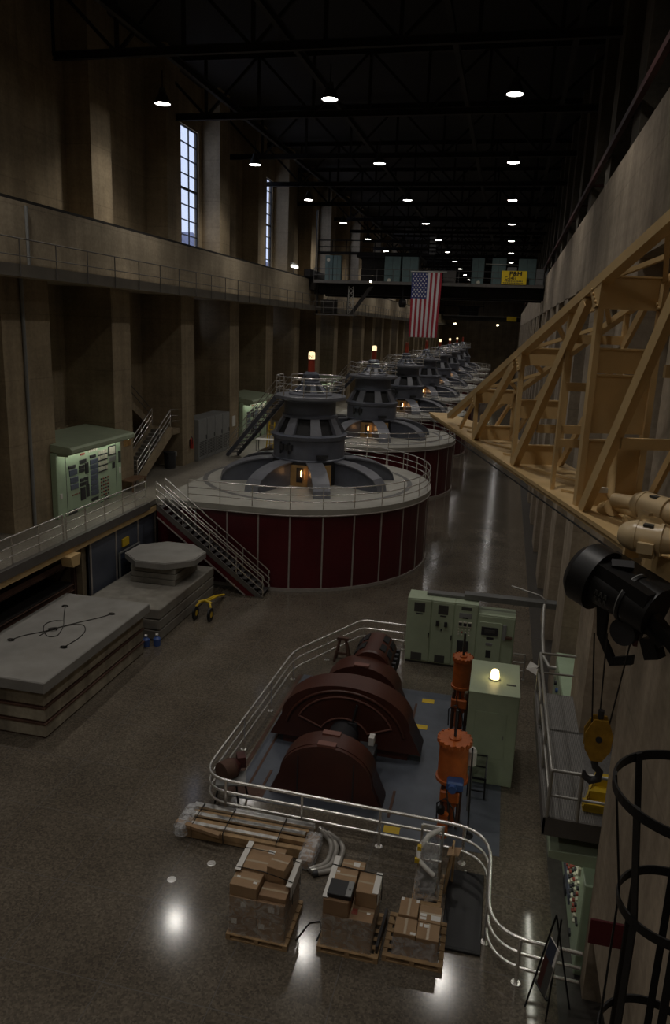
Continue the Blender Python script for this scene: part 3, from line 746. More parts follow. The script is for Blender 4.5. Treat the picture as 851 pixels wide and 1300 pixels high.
MB().tube([(-17.37,39.7,5.4),(-17.37,39.7,5.47),(-17.28,39.62,5.4),(-17.26,39.6,5.05)],.018,6).build('hose',M['dark'],t); MB().b(-17.52,-17.45,39.65,39.75,4.9,5.3).build('bracket',M['dark'],t)
t=T('waste_bin','dark cylindrical bin standing under the concrete stair','bin',(-17.5,37.75,GZ))
MB().lathe([(0,GZ),(.3,GZ),(.34,GZ+.85),(.36,GZ+.86),(.36,GZ+.92),(0,GZ+.98)],(-17.9,37.9,0),20).build('body',M['dark'],t); MB().b(-17.62,-17.5,37.85,37.95,GZ+.7,GZ+.95).build('label_plate',M['grey'],t)
t=T('wooden_bench','small brown wooden bench against the pilaster beside the nearest switchboard','bench',(-17.1,32.2,GZ))
MB().bev(-17.45,-16.8,31.5,32.95,GZ+.5,GZ+.56,.01).build('seat',M['brownt'],t)
for y in (31.6,32.85):
    for x in (-17.4,-16.88): MB().b(x,x+.06,y-.04,y+.02,GZ,GZ+.5).build('leg',M['brownt'],t)
t=T('lit_grille','small orange lit grille on the pilaster just right of the nearest canopy','grille',(-17.45,32.3,6.1))
m=MB()
for k in range(5): m.b(-17.53,-17.44,32.0+.14*k,32.06+.14*k,6.0,6.45)
m.build('bars',M['tanwall'],t)
one(MB().bev(-17.5,-17.46,46.6,47.15,5.2,5.9,.005),'paper_notice',M['paper'],'pale paper notice on the pilaster left of the half-hidden switchboard','notice')
t=T('stepladder','small yellow stepladder behind the access stair of the nearest generator','ladder',(-14.9,47.2,GZ))
for s_ in (-.25,.25):
    MB().bar((-14.9+s_,46.8,GZ),(-14.9+s_*.7,47.2,GZ+1.7),.06,.05).build('rail',M['yellow'],t); MB().bar((-14.9+s_,47.6,GZ),(-14.9+s_*.7,47.25,GZ+1.7),.05,.04).build('rear_leg',M['yellow'],t)
for k in range(5): MB().bar((-15.15,46.85+.08*k,GZ+.3*(k+1)),(-14.65,46.85+.08*k,GZ+.3*(k+1)),.1,.03).build('step',M['yellow'],t)
t=T('small_table','small white-topped table beside the yellow stepladder','table',(-14.9,45.9,GZ))
MB().bev(-15.5,-14.3,45.5,46.1,GZ+.72,GZ+.76,.01).build('tabletop',M['paper'],t)
for x in (-15.45,-14.37):
    for y in (45.53,46.03): MB().b(x,x+.04,y,y+.04,GZ,GZ+.72).build('leg',M['grey'],t)

# ================================================================== CONCRETE SLABS ON THE FLOOR
def slab(x0,x1,y0,y1,z0,z1,mat,name,label,c=.03):
    return one(MB().bev(x0,x1,y0,y1,z0,z1,c),name,mat,label,'slab')
def sleeper(x0,x1,y,z0,z1): return MB().b(x0,x1,y-.1,y+.1,z0,z1)
zz=0.0
for i,l in enumerate(['bottom','middle','upper']):
    z0=.03+.5*i
    o=slab(-15.15,-12.1,17.1,23.2,z0,z0+.43,M['slabside'],'concrete_slab','stained concrete slab, %s layer of the near stack at the left of the photo'%l)
    tag(MB().b(-15.12,-12.13,17.13,23.17,z0-.04,z0).build('packing_strip',M['rust'],o))
    tag(MB().b(-15.17,-12.08,17.08,23.22,z0+.40,z0+.45).build('edge_angle',M['rust'],o),'rust brown steel edge angle')
slab(-15.3,-11.9,16.85,23.35,1.56,1.92,M['slabtop'],'concrete_slab','smooth pale concrete slab topping the near stack, wire slings lying on it')
t=T('wire_sling','black wire rope sling with shackles sprawled in loops on the near slab stack','sling',(-13.6,20.4,1.93))
for P in ([(-14.55,19.08),(-14.39,19.51),(-13.95,19.96),(-13.62,20.55),(-13.27,21.05),(-12.87,21.56),(-12.66,21.98)],
          [(-14.56,22.12),(-14.11,21.33),(-13.58,20.49),(-13.35,19.77),(-13.59,19.62),(-14.04,20.01),(-14.31,20.49),(-14.2,20.86),(-13.89,20.92)],
          [(-12.69,19.09),(-12.61,19.85),(-12.73,20.44),(-13.03,20.83),(-13.33,20.81),(-13.66,20.46),(-13.9,19.98),(-13.9,19.59)]):
    F=fillet(P,.6,5); MB().tube([(x,y,1.938) for x,y in F],.014,6).build('wire_rope',M['rope'],t)
    for x,y in (P[0],P[-1] if len(P)==7 else P[0]):
        if True:
            m=MB().tube([(x+.11*math.cos(a),y+.07*math.sin(a),1.945) for a in [2*PI*i/12 for i in range(12)]],.016,6,closed=True); m.build('shackle',M['rope'],t)
MB().tube([(-13.75+.12*math.cos(a*.9),20.15+.1*math.sin(a),1.96+.004*a) for a in [i*.5 for i in range(26)]],.02,6).build('knot',M['rope'],t)
for i,l in enumerate(['bottom','middle','top']):
    z0=.02+.43*i
    o=slab(-15.2,-12.0,24.3,29.75,z0,z0+.4,M['concgrey'],'concrete_slab','grey concrete slab, %s layer of the far stack under the octagonal slab'%l)
for i,(l,dx) in enumerate([('lowest',.0),('second',.05),('third',.02)]):
    z0=1.285+.255*i
    slab(-14.55+dx,-12.55+dx,26.85,29.2-dx,z0,z0+.24,M['concgrey'],'concrete_slab','small concrete slab, %s of three holding up the octagonal slab'%l,.02)
oc=[(-13.5+1.68*math.cos(PI/8+k*PI/4)*1.02,28.05+1.62*math.sin(PI/8+k*PI/4)) for k in range(8)]
m=MB().prism(oc,2.06,2.3); m.prism([(-13.55+(x+13.55)*.97,28.05+(y-28.05)*.97) for x,y in oc],2.3,2.325)
one(m,'octagonal_slab',M['slabtop'],'octagonal pale concrete slab topping the far stack beside the red stair','slab')
for i,(x,y,l) in enumerate([(-12.3,23.75,'left'),(-11.95,23.95,'right')]):
    t=T('blue_jug','blue plastic jug, %s one of two in the gap between the slab stacks'%l,'jug',(x,y,0))
    MB().lathe([(0,0),(.13,.01),(.14,.28),(.06,.36),(.05,.42),(0,.42)],(x,y,0),14).build('body',M['jug'],t); MB().lathe([(.055,.4),(.055,.46),(0,.46)],(x,y,0),12).build('cap',M['paper'],t)
# yellow two-wheel dolly
t=T('hand_dolly','yellow two-wheeled dolly with a long handle beside the far slab stack','dolly',(-11.3,27.2,0))
for x in (-11.6,-10.95):
    wl=MB().lathe([(.12,-.05),(.26,-.05),(.29,-.03),(.29,.03),(.26,.05),(.12,.05)],(x,26.75,.29),22,'x').build('wheel',M['black'],t)
    MB().lathe([(0,-.045),(.16,-.05),(.16,.05),(0,.045)],(x,26.75,.29),18,'x').build('hub',M['yellow'],wl)
    MB().tube([(x,26.75,.29),(x,26.8,.55),(x*.6-11.27*.4,27.0,.72)],.045,8).build('fork',M['yellow'],t)
MB().tube([(-11.55,26.98,.68),(-11.3,27.05,.76),(-11.0,26.98,.68)],.06,8).build('crosspiece',M['yellow'],t)
MB().tube([(-11.35,27.0,.74),(-11.4,28.4,.45),(-11.45,29.5,.12)],.045,8).build('handle',M['yellow'],t)
MB().tube([(-11.18,27.0,.74),(-11.3,28.4,.45),(-11.4,29.5,.12)],.045,8).build('handle',M['yellow'],t)

# ================================================================== FENCED MACHINE
pth=[(-2.85,26.42),(-4.55,26.42),(-6.3,22.95),(-6.5,15.28),(.6,15.12),(.6,12.15),(2.3,12.08)]
pf=fillet(pth,[.3,.5,.75,.95,.85],8)
R0=railing('fence_railing','three-bar polished metal railing fencing in the maroon machine','railing' and [(x,y,0) for x,y in pf],[],hs=(1.0,.68,.36),r=.042,pr=.042)
R0['category']='railing'
for x,y in [(-2.9,26.42),(-4.47,26.4),(-5.5,24.65),(-6.28,22.8),(-6.36,20.5),(-6.43,18.2),(-5.85,15.27),(-3.88,15.22),(-1.96,15.18),(0.0,15.13),(.6,12.95),(1.2,12.13)]:
    MB().tube([(x,y,0),(x,y,1.0)],.038,8).lathe([(0,.02),(.09,.02),(.09,0)],(x,y,0),14).build('post',M['chrome'],R0)
one(MB().prism([(-6.0,16.05),(-2.1,16.05),(-2.1,15.6),(.85,15.6),(.85,23.25),(-6.0,23.25)],0,.012),'floor_mat',M['bluef'],'dull blue painted steel floor plate under the maroon machine','floor plate')
for i,(x,y,l) in enumerate([(-1.55,22.6,'farthest'),(-1.6,20.9,'middle'),(-1.75,15.85,'nearest')]):
    one(MB().bev(x-.2,x+.2,y-.13,y+.13,.012,.022,.004),'yellow_floor_tag',M['yellow'],'small yellow tag on the blue floor plate, %s of the three'%l,'floor tag')
XM=-3.62
def hood(hw,zb,zs,hs,zt,n=14):
    """outline: straight sloping skirts and an arched top"""
    pts=[(XM-hw,zb)]
    a0=math.atan2(zs-zb,hw-hs)
    for i in range(n+1):
        a=PI-PI*i/n; pts.append((XM+hs*math.cos(a),zs+(zt-zs)*math.sin(a)))
    return pts+[(XM+hw,zb)]
t=T('maroon_machine','large dark maroon motor-generator set with three arched housings on the blue plate','machine',(XM,19.5,0))
def house(name,poly,y0,y1):
    h=MB().prismy(poly,y0,y1,True).build(name,M['mach'],t)
    m=MB(); 
    return h
fh=house('front_housing',hood(1.5,.0,.62,1.22,1.56,22),16.5,17.3)
MB().prismy(hood(1.52,.0,.62,1.24,1.58,22),16.62,17.18,True).build('cover_band',M['mach'],fh)
for y in (16.52,17.06):
    MB().b(XM-.24,XM+.24,y,y+.2,1.52,1.61).build('cover_plate',M['machl'],fh)
MB().b(XM-.75,XM-.72,16.48,16.51,.1,1.2).build('face_seam',M['dark'],fh); MB().b(XM+.72,XM+.75,16.48,16.51,.1,1.2).build('face_seam',M['dark'],fh)
bx=MB().prismy(hood(2.22,.28,.95,1.88,2.08,28),18.85,19.7,True).build('main_housing',M['mach'],t)
m=MB()
for r,zc in ((1.45,.55),(.72,.5)):
    m.tube([(XM+r*math.cos(a),18.83,zc+r*.83*math.sin(a)) for a in [R_(20)+R_(140)*i/24 for i in range(25)]],.03,6)
for a in (R_(20),R_(160)): m.tube([(XM+.72*math.cos(a),18.83,.5+.72*.88*math.sin(a)),(XM+1.45*math.cos(a),18.83,.55+1.45*.88*math.sin(a))],.03,6)
m.build('face_rib',M['machl'],bx)
m=MB()
m.tube([(XM+1.75*math.cos(a),18.84,.45+1.48*math.sin(a)) for a in [R_(12)+R_(156)*i/28 for i in range(29)]],.05,6); m.build('rim_bead',M['mach'],bx)
MB().b(XM-1.85,XM+1.85,18.95,19.6,0,.3).build('plinth',M['mach'],bx)
MB().bar((XM+.2,18.78,.9),(XM+.35,18.78,1.6),.08,.05).cb((XM+.25,18.75,.95),(.25,.1,.2)).build('brush_gear',M['dark'],bx)
MB().cyl((XM,17.2,.62),(XM,22.4,.62),.42,24).build('shaft',M['dark'],t)
MB().b(XM-.5,XM+.5,17.6,18.6,0,.45).bev(XM+.55,XM+1.05,17.8,18.4,0,.75,.02).build('bearing',M['dark'],t)
MB().bev(XM+.82,XM+.97,18.2,18.45,.75,1.0,.01).build('name_block',M['paper'],t)
rh=house('rear_housing',hood(1.5,.0,.62,1.22,1.6,22),21.2,22.1)
MB().b(XM-.24,XM+.24,21.2,21.4,1.57,1.65).build('cover_plate',M['machl'],rh)
mc=MB().lathe([(0,22.0),(.62,22.0),(.66,22.06),(.66,23.6),(.6,23.72),(.3,23.8),(0,23.8)],(XM+.15,0,1.15),32,'y').build('exciter',M['mach'],t)
for a in (35,60,120,145):
    m=MB()
    for y in (22.3,23.0):
        x,z=XM+.15+.665*math.cos(R_(a)),1.15+.665*math.sin(R_(a)); MB().bar((x,y,z),(x,y+.45,z),.05,.2,(math.cos(R_(a+90)),0,math.sin(R_(a+90)))).build('vent',M['gendark'],mc)
for k in range(5): MB().cb((XM+.86,22.2+.34*k,1.0),(.12,.16,.5)).build('terminal_box',M['dark'],mc)
MB().b(XM-.4,XM+.7,22.2,23.6,0,.55).build('bed',M['mach'],t)
for ya,yb in ((16.3,17.42),(21.0,22.3)):
    for x in (-1.75,1.68): MB().b(XM+x,XM+x+.07,ya,yb,.012,.03).build('sole_plate',M['rust'],t)
# cable channels / hatch marks left of the machine
one(MB().b(-6.2,-5.2,16.15,16.6,.012,.02).b(-6.15,-6.05,16.6,23.2,.0,.016).b(-5.75,-5.68,16.6,23.2,.012,.02),'channel_cover',M['rust'],'rust brown cover strips on the floor left of the maroon machine','floor cover')
# winch on its stand in the fence corner
t=T('winch','red brown winch on a small black stand in the corner of the fence','winch',(-6.0,15.9,0))
for x,y in ((-6.3,15.65),(-5.65,15.65),(-6.2,16.2),(-5.6,16.2)):
    MB().bar((x,y,0),(x*.7-5.95*.3,y*.7+15.9*.3,.6),.04,.04).build('leg',M['black'],t)
MB().cb((-5.95,15.9,.62),(.75,.6,.04),.3).build('table',M['grey'],t)
MB().cyl((-6.15,15.75,.85),(-5.98,16.05,.85),.26,22).build('drum',M['hooky'] if False else M['rust'],t)
MB().cyl((-5.98,16.05,.85),(-5.88,16.2,.88),.27,22,.16).cb((-5.82,16.28,.95),(.22,.3,.3),.5).build('gear_case',M['redrail'],t)
# sawhorse
t=T('sawhorse','small dark A-frame stand on the floor behind the maroon machine','stand',(-4.95,24.75,0))
for s_ in (-.28,.28): MB().bar((-4.95+s_,24.6,0),(-4.95+s_*.4,24.75,.85),.08,.06).build('leg',M['rust'],t); MB().bar((-4.95+s_,24.95,0),(-4.95+s_*.4,24.78,.85),.08,.06).build('leg',M['rust'],t)
MB().cb((-4.95,24.76,.88),(.42,.14,.1)).build('beam',M['rust'],t); MB().bar((-5.12,24.62,.35),(-4.78,24.62,.35),.05,.08).build('brace',M['rust'],t)

# green cabinet row
def cabinet(x0,x1,y0,y1,h,label,kind):
    t=T('control_cabinet',label,'cabinet',((x0+x1)/2,(y0+y1)/2,0),'row of green control cabinets')
    MB().bev(x0,x1,y0,y1,.08,h,.015).build('body',M['green'],t); MB().b(x0+.02,x1-.02,y0+.04,y1,0,.09).build('plinth',M['greyd'],t)
    d=MB().bev(x0+.03,x1-.03,y0-.02,y0+.01,.14,h-.06,.008).build('door',M['green'],t)
    w=x1-x0
    def f(u0,u1,v0,v1,mat,nm,dep=.03): return MB().bev(x0+w*u0,x0+w*u1,y0-.015-dep,y0-.01,h*(1-v1),h*(1-v0),.006).build(nm,M[mat],d)
    if kind in (0,1):
        f(.28,.72,.06,.2,'greyd','vent',.012); f(.25,.7,.83,.95,'greyd','vent',.012); f(.38,.65,.215,.235,'dark','nameplate',.012)
        f(.9,.95,.5,.58,'dark','handle')
        if kind==1: f(.22,.36,.30,.38,'dark','switch',.06); f(.58,.72,.31,.38,'dark','switch',.06); f(.44,.5,.42,.45,'dark','switch')
    if kind==2:
        f(.28,.72,.05,.10,'greyd','vent',.012); f(.2,.75,.14,.22,'grey','nameplate',.012); f(.35,.6,.2,.225,'dark','nameplate',.014)
        for k in range(3): f(.2+.2*k,.36+.2*k,.27,.35,'cream','meter',.04); f(.21+.2*k,.35+.2*k,.285,.335,'dark','meter_face',.045)
        for r in range(3):
            for k in range(4): f(.2+.15*k,.25+.15*k,.38+.04*r,.4+.04*r,'instred' if (r*k)%3==1 else 'cream','indicator',.03)
        f(.2,.46,.56,.76,'dark','relay',.05); f(.54,.68,.56,.74,'dark','relay',.05); f(.2,.46,.81,.9,'dark','relay',.05); f(.52,.7,.8,.88,'greyd','vent',.012)
    if kind==3:
        p=MB().bev(x0+w*.06,x0+w*.66,y0-.06,y0-.015,h*.12,h*.88,.01).build('breaker_door',M['green'],d)
        f(.12,.56,.2,.34,'dark','window',.075); f(.2,.48,.24,.3,'greyd','window_glass',.08); f(.26,.46,.37,.41,'dark','nameplate',.055); f(.26,.44,.47,.52,'grey','nameplate',.055); f(.28,.42,.6,.73,'dark','plate',.055)
        f(.68,.78,.14,.4,'grey','linkage',.06); f(.76,.94,.33,.37,'rust','lever',.1)
    return t
cabinet(-2.74,-1.85,25.42,26.3,2.52,'pale green control cabinet with two grilles, leftmost of the row behind the maroon machine',0)
cabinet(-1.85,-1.03,25.42,26.3,2.52,'pale green control cabinet with two black knobs, second from the left in the row',1)
cabinet(-1.03,-.2,25.42,26.3,2.52,'pale green control cabinet with meters and relays, third from the left in the row',2)
cabinet(-.2,1.12,25.42,26.25,2.2,'lower pale green breaker cabinet with an oval window, right end of the row',3)
t=T('cable_tray','long grey cable tray lying over the green cabinet row and reaching the right wall','cable tray',(0,25.9,2.6))
MB().b(-2.1,-.6,25.85,26.2,2.53,2.62).b(-.75,2.5,25.75,25.8,2.55,2.75).b(-.75,2.5,26.1,26.15,2.55,2.75).b(-.75,2.5,25.8,26.1,2.55,2.58).build('trough',M['tray'],t)
MB().b(-.75,2.5,25.8,26.1,2.7,2.745).build('cover',M['tray'],t)
MB().tube([(.9,26.5,3.0),(1.9,25.95,2.95),(2.1,25.9,2.8)],.03,6).build('stay',M['grayrail'],t)
t=T('bent_conduit','bent grey conduit dropping from the cable tray down the right-hand wall','conduit',(2.1,24,2.0))
MB().tube([(2.05,25.6,2.75),(2.02,25.4,2.6),(1.95,23.8,2.3),(1.95,22.6,2.1),(2.1,22.0,2.05),(2.45,21.9,2.1),(3.0,21.9,2.1)],.06,8).build('pipe',M['grayrail'],t)
railing('short_railing','short three-bar railing standing at the right end of the green cabinet row',[(1.15,25.2,0),(1.55,25.2,0)],[.4],hs=(.95,.64,.32),r=.025,mat=M['grayrail'])

# big green box with the lit beacon
t=T('green_enclosure','big plain green steel enclosure with a lit beacon on its pale top','enclosure',(.46,19.4,0))
bx0,bx1,by0,by1,bh=-.2,1.12,18.45,20.45,2.68
MB().bev(bx0,bx1,by0,by1,0,bh,.02).build('body',M['green'],t)
MB().bev(bx0-.01,bx1+.01,by0-.01,by1+.01,bh-.03,bh+.012,.01).build('lid',M['green'],t)
d=MB().bev(bx0+.2,bx1-.28,by0-.015,by0+.01,.8,2.15,.008).build('door',M['green'],t)
MB().b(bx1-.36,bx1-.33,by0-.04,by0,1.4,1.5).build('handle',M['grey'],d)
MB().bev(bx1-.35,bx1-.1,19.05,19.13,bh+.012,bh+.022,.004).build('top_plate',M['greyd'],t)
t=T('beacon','lit amber-white beacon lamp on top of the big green enclosure','beacon',(.44,19.35,bh+.012))
MB().lathe([(0,0),(.15,0),(.15,.03),(0,.03)],(.44,19.35,bh+.012),20).build('base',M['grey'],t)
MB().lathe([(.12,.03),(.125,.1),(.1,.24),(.08,.27),(0,.275)],(.44,19.35,bh+.012),20).build('lens',M['beacon'],t)

# orange hydraulic valves
def valve(x,y,r,label,small):
    t=T('orange_valve',label,'valve',(x,y,0),'orange valves beside the green enclosure')
    zt=2.35; zb=1.25 if not small else 1.35
    MB().lathe([(0,zb),(r*1.12,zb),(r*1.12,zb+.07),(r,zb+.08),(r,zt-.1),(r*1.0,zt-.09)],(x,y,0),30).build('cylinder',M['orange'],t)
    m=MB()
    pts=[]
    for k in range(64):
        a=2*PI*k/64; rr=r*(1.2 if (k//2)%2 else 1.1); pts.append((x+rr*math.cos(a),y+rr*math.sin(a)))
    m.prism(pts,zt-.1,zt)
    for k in range(16):
        a=2*PI*(k+.25)/16; m.cyl((x+r*1.12*math.cos(a),y+r*1.12*math.sin(a),zt-.12),(x+r*1.12*math.cos(a),y+r*1.12*math.sin(a),zt+.03),.022,6)
    m.lathe([(r*.42,zt),(r*.42,zt+.04),(r*.3,zt+.05),(0,zt+.05)],(x,y,0),20); m.build('flange',M['orange'],t)
    MB().cyl((x,y,zt+.05),(x,y,zt+.75),.035,8).build('rod',M['dark'],t)
    MB().lathe([(r*.5,.0),(r*.5,.06),(.13,.08),(.13,.5),(.2,.55),(.22,.8),(.13,.86),(.13,zb)],(x,y,0),20).build('stem_body',M['orange'],t)
    MB().bev(x-.25,x+.22,y-.32,y-.05,.75,1.05,.03).build('valve_block',M['orange'],t)
    m=MB()
    for dx in (-.2,.0,.2): m.cyl((x+dx,y-.22,.02),(x+dx,y-.22,1.25),.035,8)
    for a in (0.3,2.2,4.0): m.cyl((x+.26*math.cos(a),y+.26*math.sin(a),0),(x+.26*math.cos(a),y+.26*math.sin(a),zb),.03,8)
    m.build('support_rod',M['rust'],t)
    MB().tube([(x-.28,y-.3,.15),(x-.3,y-.3,.7),(x-.1,y-.35,.9),(x+.1,y-.3,.6),(x+.2,y-.3,.1)],.02,6).tube([(x-.1,y-.35,1.2),(x-.02,y-.42,.7),(x-.05,y-.4,.2)],.018,6).build('hose',M['dark'],t)
    if not small:
        MB().bev(x-.1,x+.3,y-.62,y-.3,1.28,1.52,.04).cyl((x+.05,y-.62,1.4),(x+.05,y-.74,1.4),.1,14).build('motor',M['bluem'],t)
        MB().lathe([(0,0),(.15,0),(.11,.55),(.13,.6),(0,.6)],(x-.12,y-.55,0),18).build('cone_foot',M['orange'],t)
        MB().cyl((x-.18,y-.55,.75),(x-.18,y-.7,.75),.09,14).build('gauge',M['black'],t)
    return t
valve(-.42,16.55,.36,'orange hydraulic valve with a toothed top flange, nearer one left of the green enclosure',False)
valve(-.5,21.3,.27,'orange hydraulic valve partly hidden behind the green enclosure',True)
t=T('metal_rack','small open black rack standing against the front of the green enclosure','rack',(.2,17.9,0))
for x in (-.02,.42):
    for y in (17.75,18.3): MB().b(x-.02,x+.02,y-.02,y+.02,0,.95 if y>18 else .6).build('leg',M['black'],t)
m=MB()
for z in (.2,.58):
    if z>.5: m=MB()
    for y in (17.75,18.3): m.b(-.02,.42,y-.015,y+.015,z,z+.03)
    for x in (-.02,.42): m.b(x-.015,x+.015,17.75,18.3,z,z+.03)
    if z<.5: m.build('lower_frame',M['black'],t)
m.bar((.42,17.75,.58),(.42,18.3,.95),.03,.03).bar((-.02,17.75,.58),(-.02,18.3,.95),.03,.03).b(-.02,.42,18.28,18.31,.92,.95); m.build('frame',M['black'],t)
t=T('standing_pole','tall black pole on a foot between the nearer orange valve and the fence','pole',(.05,16.6,0))
MB().lathe([(.14,0),(.14,.02),(.02,.05)],(.08,16.15,0),14).tube([(.08,16.15,.02),(.02,17.0,1.9)],.022,8).build('pole',M['black'],t)
t=T('white_canister','pale canister on a bracket beside the nearer orange valve','canister',(.0,17.2,1.3))
MB().lathe([(0,1.35),(.12,1.35),(.12,1.72),(.07,1.8),(0,1.82)],(.02,17.15,0),16).build('canister',M['paper'],t); MB().cyl((.02,17.15,0),(.02,17.15,1.35),.03,8).build('bracket',M['grey'],t)

# ================================================================== GOODS ON PALLETS
def pallet(x0,x1,y0,y1,label,rot=0):
    t=T('wooden_pallet',label,'pallet',((x0+x1)/2,(y0+y1)/2,0),'wooden pallets')
    n=6
    for k in range(n):
        a=y0+(y1-y0-.1)*k/(n-1); MB().b(x0,x1,a,a+.1,.11,.13).build('deck_board',M['wood'],t)
    for k in range(3):
        a=x0+(x1-x0-.09)*k/2; MB().b(a,a+.09,y0,y1,.03,.11).build('runner',M['wood'],t); 
    for a in (y0,(y0+y1)/2-.05,y1-.1): MB().b(x0,x1,a,a+.1,0,.03).build('bottom_board',M['wood'],t)
    return t
def box(x0,x1,y0,y1,z0,z1,label,group,labels=(),mat='card',dirx=True,rz=0):
    t=T('cardboard_box',label,'box',((x0+x1)/2,(y0+y1)/2,z0),group)
    MB().bev(x0,x1,y0,y1,z0,z1,.008).build('carton',M[mat],t)
    if dirx: MB().b(x0+.004,x1-.004,(y0+y1)/2-.025,(y0+y1)/2+.025,z1-.001,z1+.0015).build('tape',M['tape'],t)
    else: MB().b((x0+x1)/2-.025,(x0+x1)/2+.025,y0+.004,y1-.004,z1-.001,z1+.0015).build('tape',M['tape'],t)
    for (u,v,a,b) in labels:
        MB().b(x0+(x1-x0)*u,x0+(x1-x0)*u+a,y0+(y1-y0)*v,y0+(y1-y0)*v+b,z1,z1+.003).build('paper_label',M['paper'],t)
    t.rotation_euler.z=rz
    return t
def sidelab(t,x0,x1,y0,z0,z1):
    return MB().b(x0,x1,y0-.004,y0,z0,z1).build('paper_label',M['paper'],t)
def wrap(x0,x1,y0,y1,z0,z1,label,mat='film'):
    m=MB(); e=.02; n=7
    ring=[(x0-e,y0-e),(x1+e,y0-e),(x1+e,y1+e),(x0-e,y1+e)]
    P=[]
    for i in range(4):
        a,b=ring[i],ring[(i+1)%4]
        for k in range(n): P.append((a[0]+(b[0]-a[0])*k/n,a[1]+(b[1]-a[1])*k/n))
    rows=6; vs=[]; q=len(P)
    for j in range(rows+1):
        z=z0+(z1-z0)*j/rows
        for x,y in P:
            vs.append((x+random.uniform(-.006,.006),y+random.uniform(-.006,.006),z+(random.uniform(-.03,.02) if j==rows else 0)))
    m._add(vs,[(j*q+i,j*q+(i+1)%q,(j+1)*q+(i+1)%q,(j+1)*q+i) for j in range(rows) for i in range(q)],True)
    return one(m,'plastic_wrap',M[mat],label,'plastic wrap','plastic wraps around the box pallets')
# pallet 1 (left)
G1='boxes on the left pallet'
pallet(-4.47,-3.2,11.68,12.92,'wooden pallet under the tallest, leftmost stack of wrapped boxes')
x0,xm,x1=-4.42,-3.85,-3.28; y0,ym,y1=11.74,12.3,12.86
for lv in range(2):
    za=.13+.43*lv; zb=za+.425
    for (a,b,sx) in ((x0,xm-.004,'left'),(xm+.004,x1,'right')):
        for (c,d,sy) in ((y0,ym-.004,'near'),(ym+.004,y1,'far')):
            t=box(a,b,c,d,za,zb,'brown box in the %s layer of the left pallet, %s %s corner'%(['bottom','second'][lv],sy,sx),G1,mat='card2' if (lv+(a<-4))%2 else 'card')
            if sy=='near': sidelab(t,a+.04+.2*lv,a+.16+.2*lv,c,zb-.2,zb-.08)
zc=.99
box(x0,xm-.004,y0+.02,ym-.1,zc,zc+.25,'low brown box at the near left of the top layer on the left pallet',G1,[(.12,.5,.07,.04),(.78,.3,.08,.05)],rz=-.03)
box(x0,xm+.05,ym-.09,y1-.2,zc,zc+.30,'brown box in the middle of the top layer on the left pallet',G1,[])
box(x0+.05,xm+.25,y1-.19,y1+.12,zc,zc+.27,'white-labelled brown box at the far side on top of the left pallet',G1,[(.55,.3,.14,.1)])
box(xm+.07,x1-.12,ym-.1,ym+.36,zc,zc+.42,'tallest brown box, standing right of centre on top of the left pallet',G1,rz=-.12)
box(xm+.02,x1,ym+.0-.5,ym-.12,zc-.0,zc+.1,'flat brown box at the near right of the top layer on the left pallet',G1,mat='card2')
one(MB().b(x0-.015,x0+.1,y0+.35,y1+.1,zc+.31,zc+.325).b(x0-.015,x0-.005,y0+.35,y1+.1,zc+.1,zc+.32),'corner_board',M['paper'],'white cardboard edge protector on the left edge of the left box pallet','edge protector','edge protectors on the box pallets')
one(MB().b(x1-.07,x1+.04,y0+.3,y1-.02,zc+.19,zc+.205).b(x1+.03,x1+.04,y0+.3,y1-.02,zc-.1,zc+.2),'corner_board',M['paper'],'white cardboard edge protector on the right edge of the left box pallet','edge protector','edge protectors on the box pallets')
for y,l in ((y0+.42,'nearer'),(y1-.12,'farther')):
    one(MB().tube([(x0-.03,y,zc-.3),(x0-.02,y,zc+.335),(xm,y,zc+.33),(x1+.03,y,zc+.215),(x1+.045,y,zc-.3)],.009,5),'black_strap',M['black'],'black strap over the boxes of the left pallet, %s of two'%l,'strap','straps on the left pallet')
wrap(x0,x1,y0,y1,.1,zc+.03,'clear stretch wrap around the tall stack of boxes on the left pallet')
# pallet 2 (middle)
G2='boxes on the middle pallet'
pallet(-2.64,-1.42,11.86,13.02,'wooden pallet under the middle stack of boxes')
x0,xm,x1=-2.56,-2.05,-1.58; y0,ym,y1=11.93,12.45,12.95
for lv in range(2):
    za=.13+.36*lv; zb=za+.355
    for (a,b,sx) in ((x0,xm-.004,'left'),(xm+.004,x1,'right')):
        for (c,d,sy) in ((y0,ym-.004,'near'),(ym+.004,y1,'far')):
            t=box(a,b,c,d,za,zb,'brown box in the %s layer of the middle pallet, %s %s corner'%(['bottom','second'][lv],sy,sx),G2,mat='card2' if lv else 'card')
            if lv==1 and sy=='near' and sx=='right':
                tag(MB().b(a+.03,a+.14,c+.14,c+.28,zb,zb+.004).build('red_label',M['instred'],t),'red label'); MB().b(b-.14,b-.07,c+.2,c+.25,zb,zb+.004).build('paper_label',M['paper'],t)
za=.85
box(x0,xm-.01,y0,ym+.0,za,za+.34,'brown box under the black device on the middle pallet',G2,mat='card2')
box(x0+.05,xm+.02,ym+.01,y1-.12,za,za+.36,'brown taped box behind the black device on the middle pallet',G2,[(.1,.6,.07,.04)])
box(x0+.16,xm+.12,y1-.11,y1+.16,za,za+.36,'white-labelled brown box at the far left on top of the middle pallet',G2,[(.5,.3,.13,.13)])
box(xm+.06,x1+.02,ym-.16,y1-.1,za,za+.34,'large film-wrapped brown box at the right on top of the middle pallet',G2,[],mat='card')
one(MB().b(x0-.02,x0+.09,y0+.02,y1+.18,za+.362,za+.374),'corner_board',M['paper'],'white cardboard edge protector on the left edge of the middle box pallet','edge protector','edge protectors on the box pallets')
